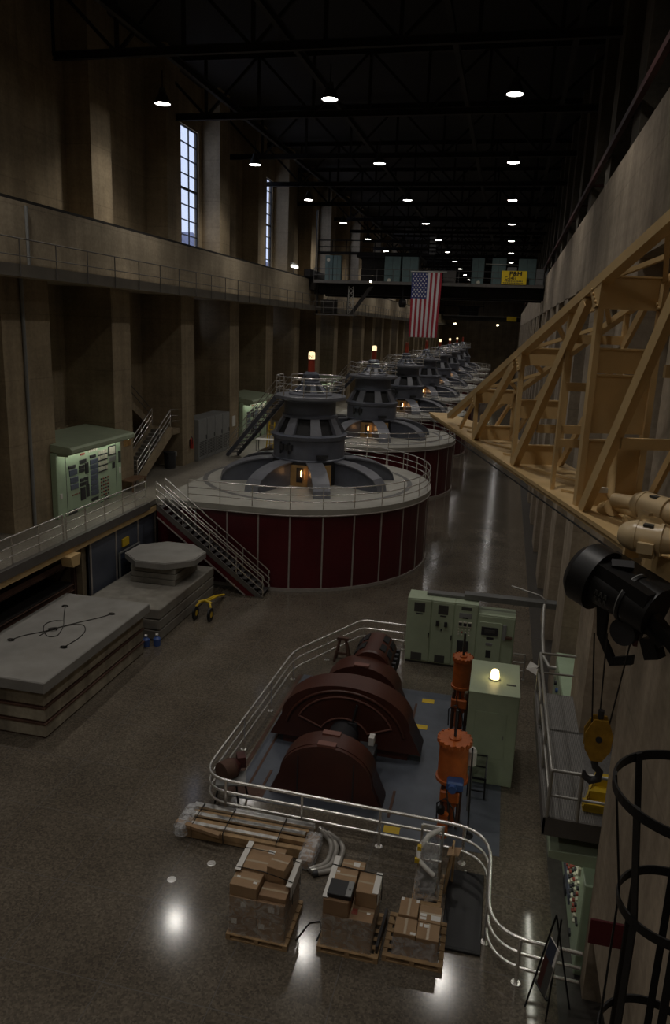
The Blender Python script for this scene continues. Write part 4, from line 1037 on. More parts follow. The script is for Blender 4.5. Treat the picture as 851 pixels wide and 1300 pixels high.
one(MB().b(x1-.08,x1+.04,ym-.15,y1-.06,za+.345,za+.357).b(x1+.03,x1+.04,ym-.15,y1-.06,za+.1,za+.35),'corner_board',M['paper'],'white cardboard edge protector on the right edge of the middle box pallet','edge protector','edge protectors on the box pallets')
one(MB().tube([(x0-.03,y1-.1,za),(x0-.025,y1-.1,za+.385),(xm,y1-.12,za+.38),(x1+.04,y1-.14,za+.37),(x1+.05,y1-.14,za-.2)],.01,5),'black_strap',M['black'],'black strap across the top of the middle box pallet','strap')
t=T('black_device','flat black device with a grey end panel on top of the middle pallet','device',(-2.3,12.2,za+.36))
MB().bev(-2.5,-2.02,11.98,12.4,za+.345,za+.445,.01).build('case',M['blackgl'],t); MB().bev(-2.14,-2.03,11.985,12.395,za+.44,za+.452,.004).build('end_panel',M['grey'],t); MB().b(-2.1,-2.06,12.15,12.19,za+.45,za+.458).build('button',M['dark'],t)
wrap(x0,x1,y0,y1,.08,.86,'clear stretch wrap around the lower boxes of the middle pallet')
one(MB().tube([(-3.1,12.0,.02),(-2.95,12.5,.015),(-2.75,12.6,.015),(-2.66,12.4,.015),(-2.7,12.1,.015)],.014,6),'black_cable',M['black'],'thin black cable on the floor between the left and middle pallets','cable')
one(MB().bar((-1.47,12.0,.14),(-1.42,12.95,.2),.05,.3),'leaning_board',M['dark'],'dark board standing along the right side of the middle pallet','board')
# pallet 3 (right)
G3='boxes on the right pallet'
pallet(-1.36,-.18,11.98,13.12,'wooden pallet under the low group of boxes, right one of the three box pallets')
x0,xm,x1=-1.17,-.74,-.3; y0,ym,y1=12.08,12.5,13.0
box(x0,xm-.005,y0,ym,.13,.62,'wrapped box at the near left of the right pallet',G3,[(.75,.05,.05,.06),(.88,.05,.05,.06)],dirx=False)
box(xm+.005,x1,y0,ym,.13,.6,'wrapped box at the near right of the right pallet, labels on its top',G3,[(.08,.7,.06,.09),(.28,.7,.1,.08)],dirx=False)
box(x0+.03,xm-.02,ym+.02,y1,.13,.66,'taller box at the far left of the right pallet',G3,[(.02,.8,.06,.08),(.84,.8,.06,.08)],dirx=False)
box(xm+.0,x1+.0,ym+.02,y1-.03,.13,.6,'box with white labels at the far right of the right pallet',G3,[(.05,.1,.13,.07),(.05,.3,.13,.07),(.55,.15,.19,.13)])
wrap(x0,x1,y0,ym,.12,.55,'loose clear wrap hanging over the near boxes of the right pallet','film2')
# wrapped steel thing on its pallet
pallet(-.98,-.35,13.5,14.5,'small wooden pallet under the plastic-wrapped machine frame by the fence')
t=T('wrapped_frame','upright metal frame wrapped in loose clear plastic on a small pallet by the fence','machine frame',(-.65,14,.13))
for x,y in ((-.9,13.75),(-.45,13.75),(-.9,14.25),(-.45,14.3)): MB().b(x-.025,x+.025,y-.025,y+.025,.13,1.5 if y>14 else 1.05).build('post',M['foil'],t)
MB().b(-.9,-.45,14.25,14.3,1.4,1.5).b(-.9,-.45,13.73,13.78,1.0,1.05).b(-.92,-.87,13.75,14.28,.95,1.05).build('crossbar',M['foil'],t)
MB().bev(-.85,-.5,13.8,14.2,.14,.9,.03).build('body',M['grey'],t)
MB().tube([(-.5,14.28,1.45),(-.75,14.1,1.35),(-.92,13.9,1.15),(-.9,13.75,1.0),(-.75,13.68,.9),(-.55,13.66,.75)],.055,8).build('plastic_sleeve',M['paper'],t)
MB().cb((-.9,13.88,1.2),(.1,.1,.1)).cb((-.93,13.72,1.0),(.1,.06,.1)).build('yellow_label',M['yellow'],t)
m=MB(); P=[(-.97,13.62),(-.7,13.6),(-.4,13.62),(-.38,13.9),(-.38,14.3),(-.65,14.36),(-.95,14.33),(-.98,14.0)]; q=8; vs=[]
for j in range(6):
    for i,(x,y) in enumerate(P): 
        k=1-.08*j; vs.append((-.68+(x+.68)*k+random.uniform(-.03,.03),14+(y-14)*k+random.uniform(-.03,.03),.14+.26*j))
m._add(vs,[(j*q+i,j*q+(i+1)%q,(j+1)*q+(i+1)%q,(j+1)*q+i) for j in range(5) for i in range(q)],True); m.build('plastic_sheet',M['film2'],t)
t=T('wooden_crate_side','small upright wooden crate frame leaning beside the plastic-wrapped machine frame','crate frame',(-.3,14.3,0))
for y in (14.1,14.55): MB().bar((-.32,y,.0),(-.2,y,1.0),.05,.05,(0,1,0)).build('rail',M['wood'],t)
for z in (.25,.6,.95): MB().bar((-.31+.12*z,14.1,z),(-.31+.12*z,14.55,z),.03,.12).build('slat',M['wood'],t)
t=T('open_carton_flap','small crumpled carton with a white label on the corner of the black panel','carton',(-.2,14.5,.08))
MB().sheet([(-.33,14.35,.75),(-.08,14.3,.82),(-.02,14.55,.85),(-.3,14.6,.78)],.02,(0,0,1)).build('flap',M['card'],t); MB().sheet([(-.3,14.37,.775),(-.18,14.34,.805),(-.15,14.46,.815),(-.28,14.48,.785)],.006,(0,0,1)).build('paper_label',M['paper'],t); MB().b(-.2,-.15,14.4,14.45,.06,.8).build('support',M['wood'],t)
# black panel lying by the fence
t=T('flat_panel','large flat black panel lying on the floor inside the bend of the fence','case',(.13,13.7,0))
MB().bev(-.27,.52,12.55,14.82,.012,.07,.012).build('frame',M['black'],t); MB().b(-.22,.47,12.6,14.77,.069,.073).build('glass_face',M['blackgl'],t)
MB().cyl((.1,14.79,.06),(.1,14.79,.11),.03,10).build('fitting',M['foil'],t)

# strapped bundle of metal channels
t=T('channel_bundle','long strapped bundle of shiny metal channels and timber by the fence','bundle',(-4.9,14.6,0))
def long(y,z,w,h,xa,xb,mat,nm,dy=0): return MB().bar((xa,y,z),(xb,y+dy,z),w,h).build(nm,M[mat],t)
for i,(y,z,w,h,xa,xb,mt) in enumerate([(15.0,.34,.16,.12,-6.55,-3.5,'foil'),(14.86,.28,.08,.1,-6.5,-3.6,'wood'),(14.72,.33,.12,.06,-6.6,-3.65,'foil'),(14.56,.24,.14,.1,-6.55,-3.55,'wood'),(14.42,.3,.1,.05,-6.4,-4.2,'foil'),(14.3,.2,.12,.14,-6.55,-3.6,'wood'),(14.95,.14,.3,.2,-6.5,-3.5,'wood'),(14.5,.1,.5,.14,-6.5,-3.5,'wood')]):
    long(y,z,w,h,xa,xb,mt,'metal_channel' if mt=='foil' else 'timber')
MB().bar((-6.72,14.3,.36),(-5.55,14.1,.36),.12,.08).build('loose_timber',M['card'],t)
for x in (-6.3,-5.5,-4.2): MB().tube([(x,14.18,.1),(x,14.16,.38),(x,14.5,.42),(x,15.0,.43),(x,15.1,.36),(x,15.1,.05)],.013,5).build('black_strap',M['black'],t)
MB().bev(-3.62,-3.25,13.9,14.9,.02,.34,.05).build('wrapped_end',M['film2'],t); MB().bev(-3.58,-3.3,13.95,14.85,.02,.28,.03).build('end_crate',M['card'],t)
MB().bev(-6.75,-6.4,14.1,15.05,.05,.42,.08).build('plastic_end',M['film2'],t)
for i,(off,l) in enumerate([(0,'outer'),(.17,'middle'),(.3,'inner')]):
    P=fillet([(-3.3,15.3),(-2.72-.0*off+(-off)*.5,14.95-off*.3),(-2.72-off*.5,14.1+off*.2),(-3.2+.0,13.82+off*.3)],.6,8)
    t2=T('curved_conduit','curved grey conduit elbow on the floor by the bundle, %s of three'%l,'conduit',(-2.9,14.5,0),'curved conduit elbows')
    MB().tube([(x-off*.4,y,.07+.01*i) for x,y in P],.06,10).build('pipe',M['conduit'],t2)
    for e in (P[0],P[-1]):
        d=Vector((P[1][0]-P[0][0],P[1][1]-P[0][1],0)).normalized() if e==P[0] else Vector((P[-2][0]-P[-1][0],P[-2][1]-P[-1][1],0)).normalized()
        a=Vector((e[0]-off*.4,e[1],.07+.01*i)); MB().cyl(a-d*.02,a+d*.09,.07,12).build('coupling',M['foil'] if i else M['dark'],t2)

# ================================================================== RIGHT SIDE
t=T('platform','grey grated steel platform above the right-hand switchboard','platform',(1.95,15.6,3.0))
m=MB().b(1.47,2.4,13.02,18.3,2.94,3.0)
MB().b(1.47,3.85,13.02,16.5,2.94,3.0).b(1.47,2.4,16.4,18.3,2.94,3.0).build('grating',M['grating'],t)
m=MB()
for k in range(30): m.b(1.5+.03*k,1.508+.03*k,13.05,18.28,3.0,3.008)
m.build('bearing_bars',M['grayrail'],t)
MB().b(1.44,3.85,12.98,13.03,2.68,3.06).b(1.44,1.48,12.98,18.32,2.72,3.03).build('fascia',M['dullrail'],t)
for y in (13.6,18.1): MB().ibeam((1.5,y,2.8),(2.4 if y>16.4 else 3.85,y,2.8),.12,.22).build('bearer',M['dullrail'],t)
R1=railing('platform_railing','grey pipe railing around the outer sides of the grated platform',[(3.8,13.02,3.0),(1.5,13.02,3.0),(1.5,18.35,3.0),(2.38,18.4,3.0)],[1.75,2.3,4.1,5.9,7.63],hs=(1.05,.52),r=.035,pr=.035,mat=M['grayrail'],flange=False)
t=T('yellow_steps','small yellow anti-slip step unit on the grated platform','steps',(2.65,13.9,3.0))
for k in range(3): MB().b(2.2+.12*k,2.95,13.45+.2*k,13.65+.2*k,3.01,3.18+.17*k).build('step',M['yellow'],t)
MB().bar((2.2,13.45,3.1),(2.5,14.1,3.6),.03,.1).build('side_plate',M['yellow'],t)
t=T('white_sheet','white paper sheet clipped to the outside of the platform railing','paper',(1.35,18.2,3.9))
MB().sheet([(1.18,18.3,3.6),(1.44,18.2,3.5),(1.48,18.32,3.7),(1.28,18.44,3.76)],.006,(0,-.5,1)).build('sheet',M['paper'],t); MB().tube([(1.42,18.3,3.62),(1.5,18.3,3.7)],.012,6).build('clip',M['dark'],t)
def wallboard(y0,y1,label,grp):
    X=2.27; t=T('switchboard',label,'switchboard',(2.6,(y0+y1)/2,0),grp)
    MB().bev(X,3.2,y0,y1,.06,2.08,.02).build('body',M['greenpan'],t); MB().b(X+.03,3.2,y0,y1,0,.08).build('plinth',M['greyd'],t)
    MB().prismy([(1.62,2.16),(1.62,2.3),(3.3,2.36),(3.3,2.1),(2.27,2.06)],y0+.5,y1+.05).build('canopy',M['green'],t)
    MB().b(1.7,1.76,y0+.6,y1-.1,2.1,2.14).build('canopy_lamp',M['underlamp'],t)
    W=y1-y0
    def f(u0,u1,v0,v1,mat,nm,d=.04): return MB().bev(X-d,X+.01,y0+W*u0,y0+W*u1,2.08*(1-v1),2.08*(1-v0),.006).build(nm,M[mat],t)
    rnd=random.Random(3)
    for r in range(8):
        for k in range(9):
            u=.14+.07*k; v=.2+.06*r
            f(u,u+.022,v,v+.022,rnd.choice(['dark','cream','dark','instred','cream','dark']),'switch',.045)
    f(.35,.7,.66,.78,'inst','recorder'); f(.78,.93,.4,.7,'inst','recorder'); f(.5,.62,.83,.92,'dark','handle'); f(.05,.1,.5,.53,'dark','handle'); f(.2,.24,.86,.9,'dark','handle')
    for k in range(4): f(.15+.17*k,.27+.17*k,.06,.14,'cream','meter',.05)
    return t
wallboard(12.55,16.45,'green switchboard full of knobs under the grated platform at the right wall','right wall switchboards')
t=T('green_cabinet','green cabinet with a pale top standing at the right wall beyond the platform','cabinet',(2.7,20.5,0))
MB().bev(2.32,3.3,18.9,22.2,0,2.4,.02).build('body',M['green'],t); MB().bev(2.28,3.3,18.86,22.24,2.4,2.46,.01).build('top',M['greenpan'],t)
for y in (19.5,20.6,21.7): MB().bev(2.29,2.33,y-.48,y+.48,.1,2.3,.008).build('door',M['green'],t)
for k,(y,mm) in enumerate([(19.1,'dark'),(19.5,'cream'),(19.9,'instred'),(20.3,'dark'),(20.8,'bluem'),(21.3,'dark'),(21.8,'cream')]): MB().cyl((2.22,y,1.9),(2.3,y,1.9),.07,12).build('knob',M[mm],t)
# post, sign board, easel
t=T('red_board','dark red painted board fixed edge-on to the near right wall above the easel','board',(2.1,9.4,3.6))
MB().bev(1.84,2.4,9.4,9.44,3.64,4.04,.006).build('plate',M['redpl'],t); MB().b(2.34,2.42,9.36,9.48,3.6,4.18).build('bracket',M['dark'],t)
t=T('easel','black tripod easel holding a dark poster by the fence at bottom right','easel',(1.75,11.8,0))
A=Vector((1.72,11.75,2.0))
MB().bar((1.36,11.66,0),A,.03,.03).build('leg',M['black'],t); MB().bar((1.72,11.45,0),A+Vector((.08,-.08,0)),.03,.03).build('leg',M['black'],t); MB().bar((2.16,11.82,0),A,.03,.03).build('leg',M['black'],t)
MB().bar((1.47,11.55,.74),(1.66,11.16,.74),.05,.03).build('ledge',M['black'],t)
def PP(u,v,o=0): 
    a=Vector((1.5,11.5,.75)); ex=Vector((.12,-.3,0)); ey=Vector((.14,.06,.95)); n=ex.cross(ey).normalized()
    return a+ex*u+ey*v+n*o
pb=MB().sheet([PP(0,0),PP(1,0),PP(1,1),PP(0,1)],-.02,PP(0,0,1)-PP(0,0)).build('poster_board',M['paper'],t)
MB().sheet([PP(.0,.0,.002),PP(.45,.0,.002),PP(.45,.62,.002),PP(0,.62,.002)],.003,PP(0,0,1)-PP(0,0)).build('red_area',M['redrail'],pb)
MB().sheet([PP(.0,.62,.002),PP(.8,.62,.002),PP(.8,1,.002),PP(0,1,.002)],.003,PP(0,0,1)-PP(0,0)).build('blue_area',M['bluegate'],pb)
MB().sheet([PP(.45,.0,.002),PP(1,.0,.002),PP(1,.62,.002),PP(.45,.62,.002)],.003,PP(0,0,1)-PP(0,0)).build('grey_area',M['greyd'],pb)

# ------------------------------------------------------------------ wall jib (tan lattice boom)
JA=Vector((-1.78,18.57,0)); JD=Vector((.2715,-.9624,0)); JN=Vector((.9624,.2715,0)); JZ=10.0
def J(u,v,z): p=JA+JD*u+JN*v; return Vector((p.x,p.y,z))
def zc(u): return 10.17+.319*(u-2.18)
t=T('jib_boom','tan lattice jib boom with a sloping top chord swung out from the right wall','jib crane',J(6,.5,JZ))
LV,RV=.1,.82
def place(m,nm,mat='tan'): return m.build(nm,M[mat],t)
UE=13.2
m=MB(); m.sheet([J(0,0,JZ-.05),J(.1,.46,JZ-.05),J(3,1.0,JZ-.05),J(UE,1.0,JZ-.05),J(UE,.9,JZ-.05),J(11.41,.3,JZ-.05),J(11.41,0,JZ-.05)],.05,(0,0,1)); place(m,'deck_plate')
m=MB().bar(J(0.02,.06,JZ-.08),J(11.41,.06,JZ-.08),.05,.06); place(m,'bottom_chord'); place(MB().tube([J(.3,-.03,JZ-.14),J(4,.02,JZ-.2),J(11.2,.0,JZ-.16)],.012,5),'slack_cable','black')
m=MB().bar(J(.3,.6,JZ-.1),J(UE,.95,JZ-.1),.06,.08); place(m,'bottom_chord')
m=MB().bar(J(11.385,0,JZ-.09),J(11.385,.33,JZ-.09),.05,.12); place(m,'end_plate')
UT=13.4
m=MB().bar(J(2.1,LV,zc(2.1)),J(UT,LV,zc(UT)),.13,.1).bar(J(2.1,LV-.05,zc(2.1)+.055),J(UT,LV-.05,zc(UT)+.055),.03,.02).bar(J(2.1,LV+.05,zc(2.1)+.055),J(UT,LV+.05,zc(UT)+.055),.03,.02); place(m,'top_chord')
m=MB().bar(J(2.1,RV,zc(2.1)),J(UT,RV,zc(UT)),.1,.08); place(m,'top_chord')
st=[4.4,7.05,9.8,12.4]
for i,u in enumerate(st):
    zt=zc(u)
    for v in (LV,RV):
        m=MB().bar(J(u,v,JZ),J(u,v,zt),.1 if i==2 else .075,.07,tuple(JN)); place(m,'post')
        m=MB().sheet([J(u-.2,v-.045,zt-.08),J(u+.12,v-.045,zt+.02),J(u+.1,v-.045,zt-.26),J(u-.04,v-.045,zt-.3)],.015,-JN)
        for k in range(5):
            p=J(u-.12+.045*k,v-.06,zt-.09-.045*k); m.cyl(p,p-JN*.02,.018,6)
        place(m,'gusset')
    h=zt-JZ
    def plate(za,zb,nm='plate',du=0): 
        mm=MB().bar(J(u+du,LV,(za+zb)/2),J(u+du,RV,(za+zb)/2),.02,zb-za); mm.bar(J(u+du,LV,zb),J(u+du,RV,zb),.08,.02); return place(mm,nm)
    plate(zt-(.2 if i<2 else .3),zt+.06,'top_plate')
    if i==1: plate(JZ+.72,JZ+1.0); plate(JZ,JZ+.3,'foot_plate')
    if i==0: plate(JZ,JZ+.25,'foot_plate')
    if i==2: plate(11.58,11.86); plate(10.88,11.56); plate(JZ,JZ+.8,'foot_plate')
    if i==3: plate(11.6,12.2); plate(10.9,11.06,'crossbar'); plate(JZ,JZ+.5,'foot_plate')
for u,top in ((8.9,1),):            # light intermediate posts and cross bars
    for v in (LV,):
        m=MB().bar(J(u,v,JZ),J(u,v,zc(u)),.055,.05,tuple(JN)); place(m,'light_post')
    for z in ((JZ+.65,) if u<7 else (JZ+.62,JZ+1.35,JZ+1.95) if u<10 else (JZ+.9,JZ+1.8)):
        m=MB().bar(J(u,LV,z),J(u,RV,z),.05,.11); place(m,'crossbar')
    m=MB().bar(J(u,RV,JZ),J(u,RV,zc(u)),.06,.06,tuple(JN)); place(m,'light_post')
for a,b in ((4.5,6.75),(7.17,9.45),(10.05,12.15)):
    for v in (LV,RV):
        wd_=.11 if v==LV else .07
        m=MB().bar(J(a,v,JZ+.04),J(b,v,zc(b)-.05),wd_,wd_).bar(J(a,v-wd_*.5,JZ+.0),J(b,v-wd_*.5,zc(b)-.1),.012,wd_*1.3); place(m,'diagonal')
for u,zz_ in ((7.95,10.68),(10.72,10.9),(11.45,11.7)):
    place(MB().bar(J(u,LV+.03,zz_),J(u,RV,zz_),.05,.12),'crossbar')
for a,b in ((3.2,4.3),):
    for v in (LV,RV): place(MB().bar(J(a,v,JZ+.05),J(b,v,zc(b)-.1),.06,.06),'diagonal')
for a,b in ((4.6,5.9),(5.9,7.1),(7.1,8.4),(8.4,9.8),(9.8,11.2),(11.2,12.7)):
    place(MB().bar(J(a,LV,zc(a)),J(b,RV,zc(b)),.05,.05),'bracing'); place(MB().bar(J(a,RV,zc(a)),J(b,LV,zc(b)),.05,.05),'bracing')
for a,b in ((2.6,3.5),(3.5,4.4),(5.0,6.2),(6.2,7.0),(7.4,8.6),(9.0,9.7)):
    place(MB().bar(J(a,.2,JZ+.02),J(b,.75,JZ+.02),.07,.03),'deck_brace')
place(MB().bar(J(10.2,.12,JZ+.28),J(10.2,.32,JZ+.28),.03,.06),'white_tag','paper')
place(MB().tube([J(8.7,.75,JZ+.08),J(9.6,.7,JZ+.08)],.03,8),'cable','black')
# pipe run on the deck
place(MB().tube([J(10.15,.32,JZ+.75),J(10.2,.32,JZ+.22),J(10.35,.36,JZ+.12),J(11.5,.5,JZ+.12)],.05,10).cyl(J(10.1,.32,JZ+.02),J(10.3,.32,JZ+.1),.1,12),'pipe')
# mast and arm to the wall, just outside the frame
place(MB().ibeam(J(UE,.35,JZ-.1),J(UE,.35,13.5),.3,.3,tuple(JN),.03),'mast')
place(MB().bar(J(UE,.5,JZ),(2.45,6.2,JZ),.3,.2).bar(J(UE,.5,13.3),(2.45,6.2,13.3),.3,.2),'wall_bracket')
m=MB().prism([tuple(J(11.0,.25,0))[:2],tuple(J(11.55,.15,0))[:2],tuple(J(12.2,.35,0))[:2],tuple(J(12.4,1.0,0))[:2],tuple(J(11.6,1.1,0))[:2]],JZ-.28,JZ-.03); place(m,'motor_bracket')
def motor(p,ax,r,L,label,lit):
    p=Vector(p); ax=Vector(ax).normalized(); t2=T('electric_motor',label,'motor',p,'cream motors on the jib boom')
    m=MB().tube([p-ax*.14,p-ax*.1,p-ax*.03,p],[r*.45,r*.78,r*.98,r*1.0],24); m.build('end_bell',M['tanlt'],t2)
    m=MB().cyl(p,p+ax*L,r,28).cyl(p+ax*.0,p+ax*.03,r*1.06,28).cyl(p+ax*(L-.03),p+ax*L,r*1.08,28); m.build('frame',M['tanlt'],t2)
    MB().cyl(p+ax*L,p+ax*(L+.16),r*.9,26,r*.7).cyl(p+ax*(L+.15),p+ax*(L+.2),r*.3,14).build('fan_cover',M['tanlt'],t2)
    sd=ax.cross(Vector((0,0,1))).normalized(); dn=Vector((0,0,1))
    c=p+ax*(L*.55)+sd*r*1.05-dn*.06
    m=MB().bar(c-ax*.07,c+ax*.07,.1,.1); m.build('terminal_box',M['tanlt'],t2)
    c=p+ax*(L*.5)+dn*r*.92+sd*r*.3; m=MB().bar(c-ax*.045,c+ax*.045,.09,.02); m.build('nameplate',M['greyd'],t2)
    m=MB().bar(p+ax*.08-dn*r,p+ax*(L-.04)-dn*r,.2,.06); m.build('foot',M['tanlt'],t2)
    return t2
motor((1.33,7.3,10.16),(.93,-.35,0),.145,.26,'cream electric motor with a domed end at the near corner of the jib deck',0)
motor((1.58,8.35,10.24),(.6,-.8,0),.15,.36,'cream electric motor farther back on the jib deck at the right edge',0)
t=T('gearbox','tan gear housing between the two cream motors on the jib deck','gearbox',(1.6,8.1,10.0))
MB().bev(1.5,1.72,7.85,8.1,JZ+.003,10.2,.03).build('case',M['tan'],t); MB().cyl((1.33,8.7,10.2),(1.56,8.38,10.24),.08,14).build('coupling',M['tanlt'],t); MB().bev(1.4,1.75,8.0,8.5,JZ+.003,10.09,.02).build('base',M['tan'],t)

# black hoist below the jib end
t=T('electric_hoist','big black electric hoist slung under the near end of the jib boom','hoist',(1.05,6.6,9.5))
ha=Vector((1.0,7.3,9.72)); hb=Vector((1.42,6.95,9.6)); ax=(hb-ha).normalized()
MB().cyl(ha-ax*.08,ha+ax*.12,.31,32).tube([ha-ax*.08,ha-ax*.15,ha-ax*.19],[.31,.25,.1],28).build('drum_end',M['black'],t)
MB().cyl(ha+ax*.12,hb,.225,28).build('drum',M['black'],t)
m=MB()
for k in range(8):
    a=2*PI*k/8; u=ax.cross(Vector((0,0,1))).normalized(); w=u.cross(ax); o=u*(.2*math.cos(a))+w*(.2*math.sin(a)); m.bar(ha+ax*.12+o*1.02,hb-ax*.1+o*1.02,.012,.012)
m.build('rib',M['dark'],t)
MB().cyl(hb-ax*.1,hb+ax*.15,.23,28).cyl(hb-ax*.12,hb-ax*.09,.245,28).build('motor',M['black'],t)
MB().cyl(hb-ax*.130,hb-ax*.122,.247,28).build('motor_band',M['grey'],t)
m=MB().bar(ha+Vector((.06,-.0,.14)),hb+ax*.14+Vector((.02,-.0,.12)),.46,.18); m.build('frame',M['black'],t); MB().bar(hb+ax*.1+Vector((0,0,-.05)),hb+ax*.42+Vector((.04,0,-.28)),.12,.1).build('limit_arm',M['black'],t)
m=MB().bar(hb+ax*.02+Vector((.0,0,-.12)),hb+ax*.28+Vector((.0,0,-.24)),.2,.04).bar(hb+ax*.12+Vector((0,0,-.26)),hb+ax*.2+Vector((0,0,-.42)),.14,.14); m.build('control_box',M['black'],t)
u=ax.cross(Vector((0,0,1))).normalized()
m=MB().sheet([ha+ax*.1-Vector((0,0,.1)),ha+ax*.16-Vector((0,0,.52)),ha+ax*.34-Vector((0,0,.74)),hb+ax*.0-Vector((0,0,.6)),hb+ax*.0-Vector((0,0,.5)),ha+ax*.36-Vector((0,0,.64)),ha+ax*.24-Vector((0,0,.5)),ha+ax*.24-Vector((0,0,.1))],.05,u); m.build('rope_guide',M['black'],t)
MB().cyl(hb-ax*.12-Vector((0,0,.33))-u*.08,hb-ax*.12-Vector((0,0,.33))+u*.08,.13,20).build('sheave',M['dark'],t)
MB().bar(hb-ax*.02+Vector((.0,0,-.24)),hb-ax*.02+Vector((.0,0,-.42)),.04,.06).build('red_tag',M['redrail'],t)
MB().bar(ha+ax*.3+Vector((0,0,.19)),ha+ax*.3+Vector((0,.05,.24)),.2,.2).build('trolley',M['dark'],t)
# faint pale strokes of worn lettering on the drum
m=MB(); side=(-u if (-u).dot(Vector((0,0,12))-Vector((0,0,0))-Vector((ha.x,ha.y,0)))>0 else u)
cdir=(Vector((0,0,12))-(ha+ax*.2)); cdir-=ax*cdir.dot(ax); cdir.normalize(); wv=ax.cross(cdir).normalized()
b0=ha+ax*.2+(cdir*.8-wv*.6 if (-wv).z<0 else cdir*.8+wv*.6).normalized()*.232
tn=(b0-(ha+ax*.2)).normalized(); e2=ax.cross(tn).normalized()
if e2.z<0: e2=-e2
for r in range(2):
    for k in range(3):
        o=b0+ax*(.05*k)-e2*(.07*r); m.bar(o,o+e2*.05+ax*.01,.01,.006,tuple(tn)); m.bar(o+ax*.028,o+ax*.02+e2*.05,.01,.006,tuple(tn)); m.bar(o+e2*.025,o+e2*.025+ax*.028,.01,.006,tuple(tn))
m.build('worn_lettering',M['greyd'],t)
# ropes and hook block
hk=Vector((1.19,6.95,8.2))
m=MB()
for dx,tx,dy in ((-.07,-.05,0),(.0,.0,.03),(.08,.13,-.03)):
    m.tube([hk+Vector((dx,dy,.12)),Vector((1.16+tx+dx,6.98+dy,9.25))],.008,5)
m.build('hoist_rope',M['rope'],t)
t=T('hook_block','worn yellow hook block with a black hook hanging from the hoist ropes','hook block',hk)
for o in (-.05,.05):
    vs=[(-.06,.2),(.07,.2),(.13,.05),(.12,-.12),(.05,-.24),(-.05,-.24),(-.12,-.12),(-.13,.05)]
    MB().sheet([(hk.x+a,hk.y+o-.01,hk.z+b) for a,b in vs],.02,(0,1,0)).build('cheek_plate',M['hooky'],t)
MB().lathe([(0,-.04),(.1,-.04),(.085,0),(.1,.04),(0,.04)],(hk.x,hk.y,hk.z),20,'y').build('sheave',M['dark'],t)
MB().cyl((hk.x,hk.y-.075,hk.z),(hk.x,hk.y+.075,hk.z),.03,12).build('pin',M['dark'],t)
MB().cyl((hk.x,hk.y,hk.z+.2),(hk.x,hk.y,hk.z+.28),.03,10).build('rope_anchor',M['dark'],t)
MB().cyl((hk.x,hk.y,hk.z-.22),(hk.x,hk.y,hk.z-.3),.035,12).build('swivel',M['dark'],t)
m=MB().tube([(hk.x,hk.y,hk.z-.28),(hk.x+.01,hk.y,hk.z-.33),(hk.x+.06,hk.y,hk.z-.38),(hk.x+.05,hk.y,hk.z-.46),(hk.x-.02,hk.y,hk.z-.49),(hk.x-.08,hk.y,hk.z-.45),(hk.x-.09,hk.y,hk.z-.39)],[.035,.035,.035,.04,.04,.032,.015],10); m.build('hook',M['dark'],t)

# ladder cage beside the viewpoint
t=T('ladder_cage','black steel hooped cage of a wall ladder at the bottom right','ladder cage',(1.25,4.1,7.5))
lc=(1.25,4.1)
for z,r in ((9.47,.42),(8.72,.31),(7.72,.31),(6.9,.31),(6.1,.31)):
    cx=lc[0]; 
    m=MB(); n=40; vs=[]
    a0=-PI*1.0; 
    for k in range(n+1):
        a=R_(35)+R_(290)*k/n; ca,sa=math.cos(a),math.sin(a)
        for rr,zz in ((r,z-.03),(r,z+.03),(r+.012,z+.03),(r+.012,z-.03)): vs.append((cx+rr*ca,lc[1]+rr*sa,zz))
    fs=[]
    for k in range(n):
        for j in range(4): l=(j+1)%4; fs.append((k*4+j,k*4+l,k*4+4+l,k*4+4+j))
    m._add(vs,fs); m._add(vs[:4],[(3,2,1,0)]); m._add(vs[-4:],[(0,1,2,3)]); m.build('hoop',M['black'],t)
for a in (80,125,170,215,260,300):
    ca,sa=math.cos(R_(a)),math.sin(R_(a)); P=[(lc[0]+r*ca,lc[1]+r*sa,z) for z,r in ((9.5,.415),(8.72,.305),(7.72,.305),(5.6,.305))]
    m=MB()
    for p,q in zip(P,P[1:]): m.bar(p,q,.045,.012,(ca,sa,0))
    m.build('vertical_bar',M['black'],t)
for y in (3.88,4.32): MB().b(1.62,1.66,y-.03,y+.03,5.4,10.4).build('ladder_rail',M['black'],t)
for k in range(16): MB().cyl((1.64,3.88,5.6+.3*k),(1.64,4.32,5.6+.3*k),.013,6).build('rung',M['black'],t)
for z in (9.47,7.72,6.1): MB().bar((1.6,3.85,z),(3.95,3.85,z),.05,.05).bar((1.6,4.35,z),(3.95,4.35,z),.05,.05).build('wall_bracket',M['black'],t)

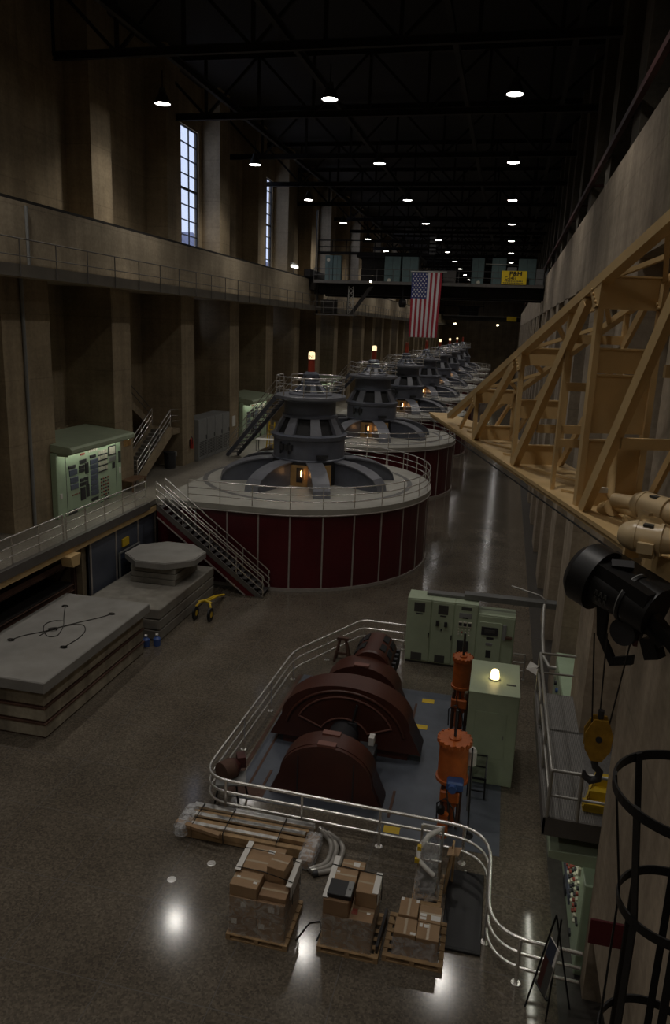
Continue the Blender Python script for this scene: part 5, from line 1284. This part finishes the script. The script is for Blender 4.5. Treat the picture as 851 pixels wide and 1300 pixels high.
# ================================================================== TRAVELLING CRANES
def crane(y,label,near):
    t=T('travelling_crane',label,'overhead crane',(-6.8,y,15.6),'overhead travelling cranes')
    for yy in (y+.1,y+4.2): MB().b(-16.4,2.45,yy,yy+.9,14.6,15.5).b(-16.4,2.45,yy-.08,yy+.98,14.55,14.61).b(-16.4,2.45,yy-.08,yy+.98,15.48,15.54).build('girder',M['steel'],t)
    MB().b(-16.2,2.3,y-.9,y+.1,15.5,15.58).b(-16.2,2.3,y-.92,y-.88,15.42,15.66).build('walkway',M['dullrail'],t)
    for x0 in (-17.0,2.55): MB().bev(x0-.1 if x0<0 else x0,x0+.5 if x0<0 else x0+.35,y-.8,y+5.4,15.87 if x0<0 else 16.5,16.5 if x0<0 else 17.0,.05).build('end_truck',M['steel'],t)
    MB().b(-17.0,-16.1,y,y+5,14.9,16.0).build('end_tie',M['steel'],t); MB().b(2.05,2.35,y,y+5,15.5,16.6).build('end_tie',M['steel'],t)
    rr=MB()
    for h in (.5,1.0): rr.tube([(-16.2,y-.88,15.58+h),(2.3,y-.88,15.58+h)],.022,6)
    for k in range(15): x=-16.2+18.5*k/14; rr.tube([(x,y-.88,15.58),(x,y-.88,16.58)],.022,6)
    rr.build('railing',M['dullrail'],t)
    # trolley on top
    MB().b(-12.5,-8.0,y+.6,y+4.6,15.6,17.6).b(-12.9,-7.6,y+.3,y+4.9,17.6,17.8).build('trolley',M['steel'],t)
    m=MB()
    m.tube([(-16.2,y+.3,18.9),(-6.5,y+.3,18.9)],.05,6).tube([(-16.2,y+.3,18.4),(-6.5,y+.3,18.4)],.04,6).ibeam((-16.2,y+.3,17.9),(-6.5,y+.3,17.9),.15,.2)
    for k in range(9): m.tube([(-16.2+1.2*k,y+.3,15.6 if k%4==0 else 17.9),(-16.2+1.2*k,y+.3,18.9)],.04,6)
    m.build('upper_gallery',M['steel'],t)
    if near:
        for xa,xb in ((-15.4,-14.75),(-14.72,-14.05),(-10.4,-9.1),(-8.95,-7.65),(-3.35,-2.4),(-1.8,-.7),(.25,1.6)):
            c=MB().bev(xa,xb,y-.35,y+.15,15.6,17.65,.02).build('electric_cabinet',M['teal'],t)
            MB().b((xa+xb)/2-.01,(xa+xb)/2+.01,y-.36,y-.34,15.7,17.6).build('door_joint',M['greyd'],c)
        MB().bev(1.65,2.25,y-.35,y+.1,15.7,16.9,.02).build('junction_box',M['grey'],t)
        MB().bev(-.6,.15,y-.3,y+.0,16.3,17.0,.02).build('small_cabinet',M['grey'],t); MB().bev(-5.6,-4.6,y-.3,y+.1,15.6,16.6,.02).build('motor_box',M['dullrail'],t)
        MB().tube([(-2.3,y-.4,17.2),(.2,y-.4,17.15)],.04,6).build('pipe',M['grayrail'],t)
        for x,z in ((-2.75,15.75),(-9.9,15.75),(-15.0,17.25)): MB().cyl((x,y-.92,z),(x,y-.86,z),.14,14).build('floodlight',M['cream'],t)
        MB().cyl((-12.6+1.2,y-.94,15.62),(-12.6+1.2,y-.9,15.62),.08,12).build('lit_lamp',M['bulb'],t)
        # lower service platform, ladder mast and stair
        MB().b(-16.2,-12.7,y-.8,y+.3,12.85,12.95).build('lower_platform',M['dullrail'],t)
        rr=MB()
        for h in (.5,1.0): rr.tube([(-16.2,y-.78,12.95+h),(-12.75,y-.78,12.95+h)],.025,6)
        for k in range(5): rr.tube([(-16.2+.86*k,y-.78,12.95),(-16.2+.86*k,y-.78,13.95)],.025,6)
        rr.build('lower_railing',M['dullrail'],t)
        for xx in (-16.1,-13.4): MB().b(xx-.07,xx+.07,y-.1,y+.1,12.9,15.5).build('hanger',M['steel'],t)
        MB().bar((-13.0,y-.7,12.95),(-11.1,y-.7,15.6),.08,.3).build('stair',M['steel'],t)
        m=MB()
        for xx in (-13.3,-12.9):
            m.b(xx-.03,xx+.03,y-.5,y-.44,12.95,15.2)
        for k in range(6): m.bar((-13.3,y-.47,13.0+.37*k),(-12.9,y-.47,13.37+.37*k),.04,.04).bar((-12.9,y-.47,13.0+.37*k),(-13.3,y-.47,13.37+.37*k),.04,.04)
        m.build('lattice_mast',M['grayrail'],t)
        MB().bev(-15.6,-14.3,y-.6,y+.0,13.0,14.1,.03).build('winch_box',M['steel'],t)
        MB().tube([(-8.75,y-.5,15.4),(-8.75,y-.5,14.2)],.05,6).cyl((-8.9,y-.6,14.0),(-8.6,y-.4,14.0),.35,16).build('auxiliary_hook',M['black'],t)
        # floodlit end of the trolley gallery
        m=MB()
        for k in range(5): m.b(-6.9+.0*k,-6.4,y+.2,y+.3,17.9+.3*k,18.05+.3*k)
        m.build('louvre',M['grey'],t)
    return t
crane(63.0,'dark overhead travelling crane with blue-green cabinets spanning the hall behind the flag',True)
crane(190.0,'far overhead travelling crane near the end wall, small yellow sign and two lit lamps',False)
def sign(x,y,z,w,h,label,txt):
    t=T('yellow_sign',label,'sign',(x+w/2,y,z)); MB().bev(x,x+w,y-.04,y,z,z+h,.01).build('board',M['yelsign'],t)
    m=MB(); ex=Vector((1,0,0)); ez=Vector((0,0,1)); n=Vector((0,-1,0))
    if txt:
        text_mb(m,'P&H',.42,(x+w*.3,y-.045,z+h*.66),ex*1.25,ez,n,.006,.014)
        text_mb(m,'C-3451',.3,(x+w*.13,y-.045,z+h*.36),ex,ez,n,.006,.008); m.build('lettering',M['ink'],t)
        m=MB(); rnd=random.Random(5)                         # two lines too small to read in the photo
        for r,(a,b) in enumerate(((.13,.9),(.07,.93))):
            xx=x+w*a
            while xx<x+w*b-.1:
                l=rnd.uniform(.05,.1); m.b(xx,xx+l,y-.048,y-.04,z+h*(.2-.13*r),z+h*(.2-.13*r)+.085); xx+=l+.035
        m.build('small_lettering',M['greyd'],t)
    return t
sign(-.98,62.06,15.66,1.92,1.02,'yellow sign with black lettering hung on the crane walkway railing at the right',True)
sign(-.9,189.0,14.6,2.3,1.1,'tiny yellow sign on the far crane',False)
for x,l in ((-13.2,'left'),(-2.9,'right')):
    t=T('crane_floodlight','small lit floodlight under the far crane, %s of two'%l,'lamp',(x,188.9,13.6),'floodlights under the far crane')
    MB().lathe([(0,0),(.28,0),(.3,.2),(.1,.35)],(x,188.8,13.7),14).build('housing',M['dark'],t); MB().lathe([(0,-.28),(.2,-.2),(.28,0)],(x,188.8,13.7),14).build('lens',M['bulb'],t)
    MB().cyl((x,188.9,13.95),(x,189.1,15.5),.04,6).build('hanger',M['steel'],t)

# ================================================================== FLAG
t=T('flag','large American flag hanging vertically from the crane walkway, blue canton at upper left','flag',(-6.85,62.0,16.5))
fx0,fx1,fz1,fz0,fy=-8.02,-5.6,16.42,11.35,61.9
nx,nz=52,40; m=MB(); vs=[]
def FP(i,j,o=0):
    s=i/nx; q=j/nz; taper=1-.055*q
    x=fx0+(fx1-fx0)*s*taper+.012*q; y=fy+.05*math.sin(s*17+q*1.5)*q+.03*math.sin(s*31+2*q)*q+o
    return (x,y,fz1+(fz0-fz1)*q)
for o in (0,.012):
    for j in range(nz+1):
        for i in range(nx+1): vs.append(FP(i,j,o))
q=(nx+1)*(nz+1); base=len(m.v); m.v+=vs
for j in range(nz):
    for i in range(nx):
        k=j*(nx+1)+i
        canton=i<28 and j<16
        mi=2 if canton else (0 if (i//4)%2==0 else 1)
        for off,rev in ((0,False),(q,True)):
            f=[k+off,k+off+nx+1,k+off+nx+2,k+off+1]
            m.f.append(f if not rev else f[::-1]); m.sm.append(True); m.mi.append(mi)
cl=m.build('cloth',[M['flagr'],M['flagw'],M['flagb']],t)
m=MB()
for r in range(11):
    for c in range(9):
        if (r+c)%2: continue
        s=28/nx*(c+1)/10; qq=16/nz*(r+1)/12; x,y,z=FP(s*nx,qq*nz,-.012)
        P=[]
        for k in range(10):
            a=PI/2+2*PI*k/10; rr=.085 if k%2==0 else .036; P.append((x+rr*math.cos(a),y,z+rr*math.sin(a)))
        m.sheet(P,.006,(0,-1,0))
# hanging orientation: 9 columns by 11 rows, 50 stars
m.build('stars',M['flagw'],cl)
MB().tube([(fx0-.1,fy,fz1+.03),(fx1+.35,fy,fz1+.05)],.045,8).build('pole',M['grayrail'],t)
for x in (fx0+.2,fx1-.2): MB().tube([(x,fy,fz1+.03),(x,62.13,fz1+.15)],.015,5).build('tie',M['rope'],t)

# ================================================================== WORLD, CAMERA
wd=bpy.data.worlds.new('sky'); sc.world=wd; wd.use_nodes=True
bg=wd.node_tree.nodes['Background']; bg.inputs['Color'].default_value=(.62,.72,1.0,1); bg.inputs['Strength'].default_value=1.1
FPX=941.0; PPX,PPY=425.5,640.0
dn=Vector((275-PPX,4550-PPY,FPX)).normalized(); yv=Vector((647-PPX,422-PPY,FPX)); yv=(yv-dn*yv.dot(dn)).normalized(); xv=dn.cross(yv)
rows_=(xv,yv,-dn)                       # world axes seen from the camera (right, down, forward)
right=Vector([r.x for r in rows_]); down=Vector([r.y for r in rows_]); fwd=Vector([r.z for r in rows_])
mt=Matrix(((right.x,-down.x,-fwd.x,0),(right.y,-down.y,-fwd.y,0),(right.z,-down.z,-fwd.z,12.0),(0,0,0,1)))
cd=bpy.data.cameras.new('camera'); cam=bpy.data.objects.new('camera',cd); COL.objects.link(cam); cam.matrix_world=mt
cd.sensor_fit='HORIZONTAL'; cd.sensor_width=36; cd.lens=FPX/851*36; cd.shift_x=0; cd.shift_y=-10/851; cd.clip_start=.05; cd.clip_end=600
sc.camera=cam
vs_=sc.view_settings; vs_.view_transform='Standard'; vs_.look='None'; vs_.gamma=1; vs_.use_curve_mapping=False; vs_.exposure=0.0
cy=sc.cycles; cy.use_denoising=True; cy.max_bounces=6; cy.diffuse_bounces=3; cy.glossy_bounces=3; cy.transparent_max_bounces=10; cy.sample_clamp_indirect=4; cy.caustics_reflective=False; cy.caustics_refractive=False
bpy.context.view_layer.update()
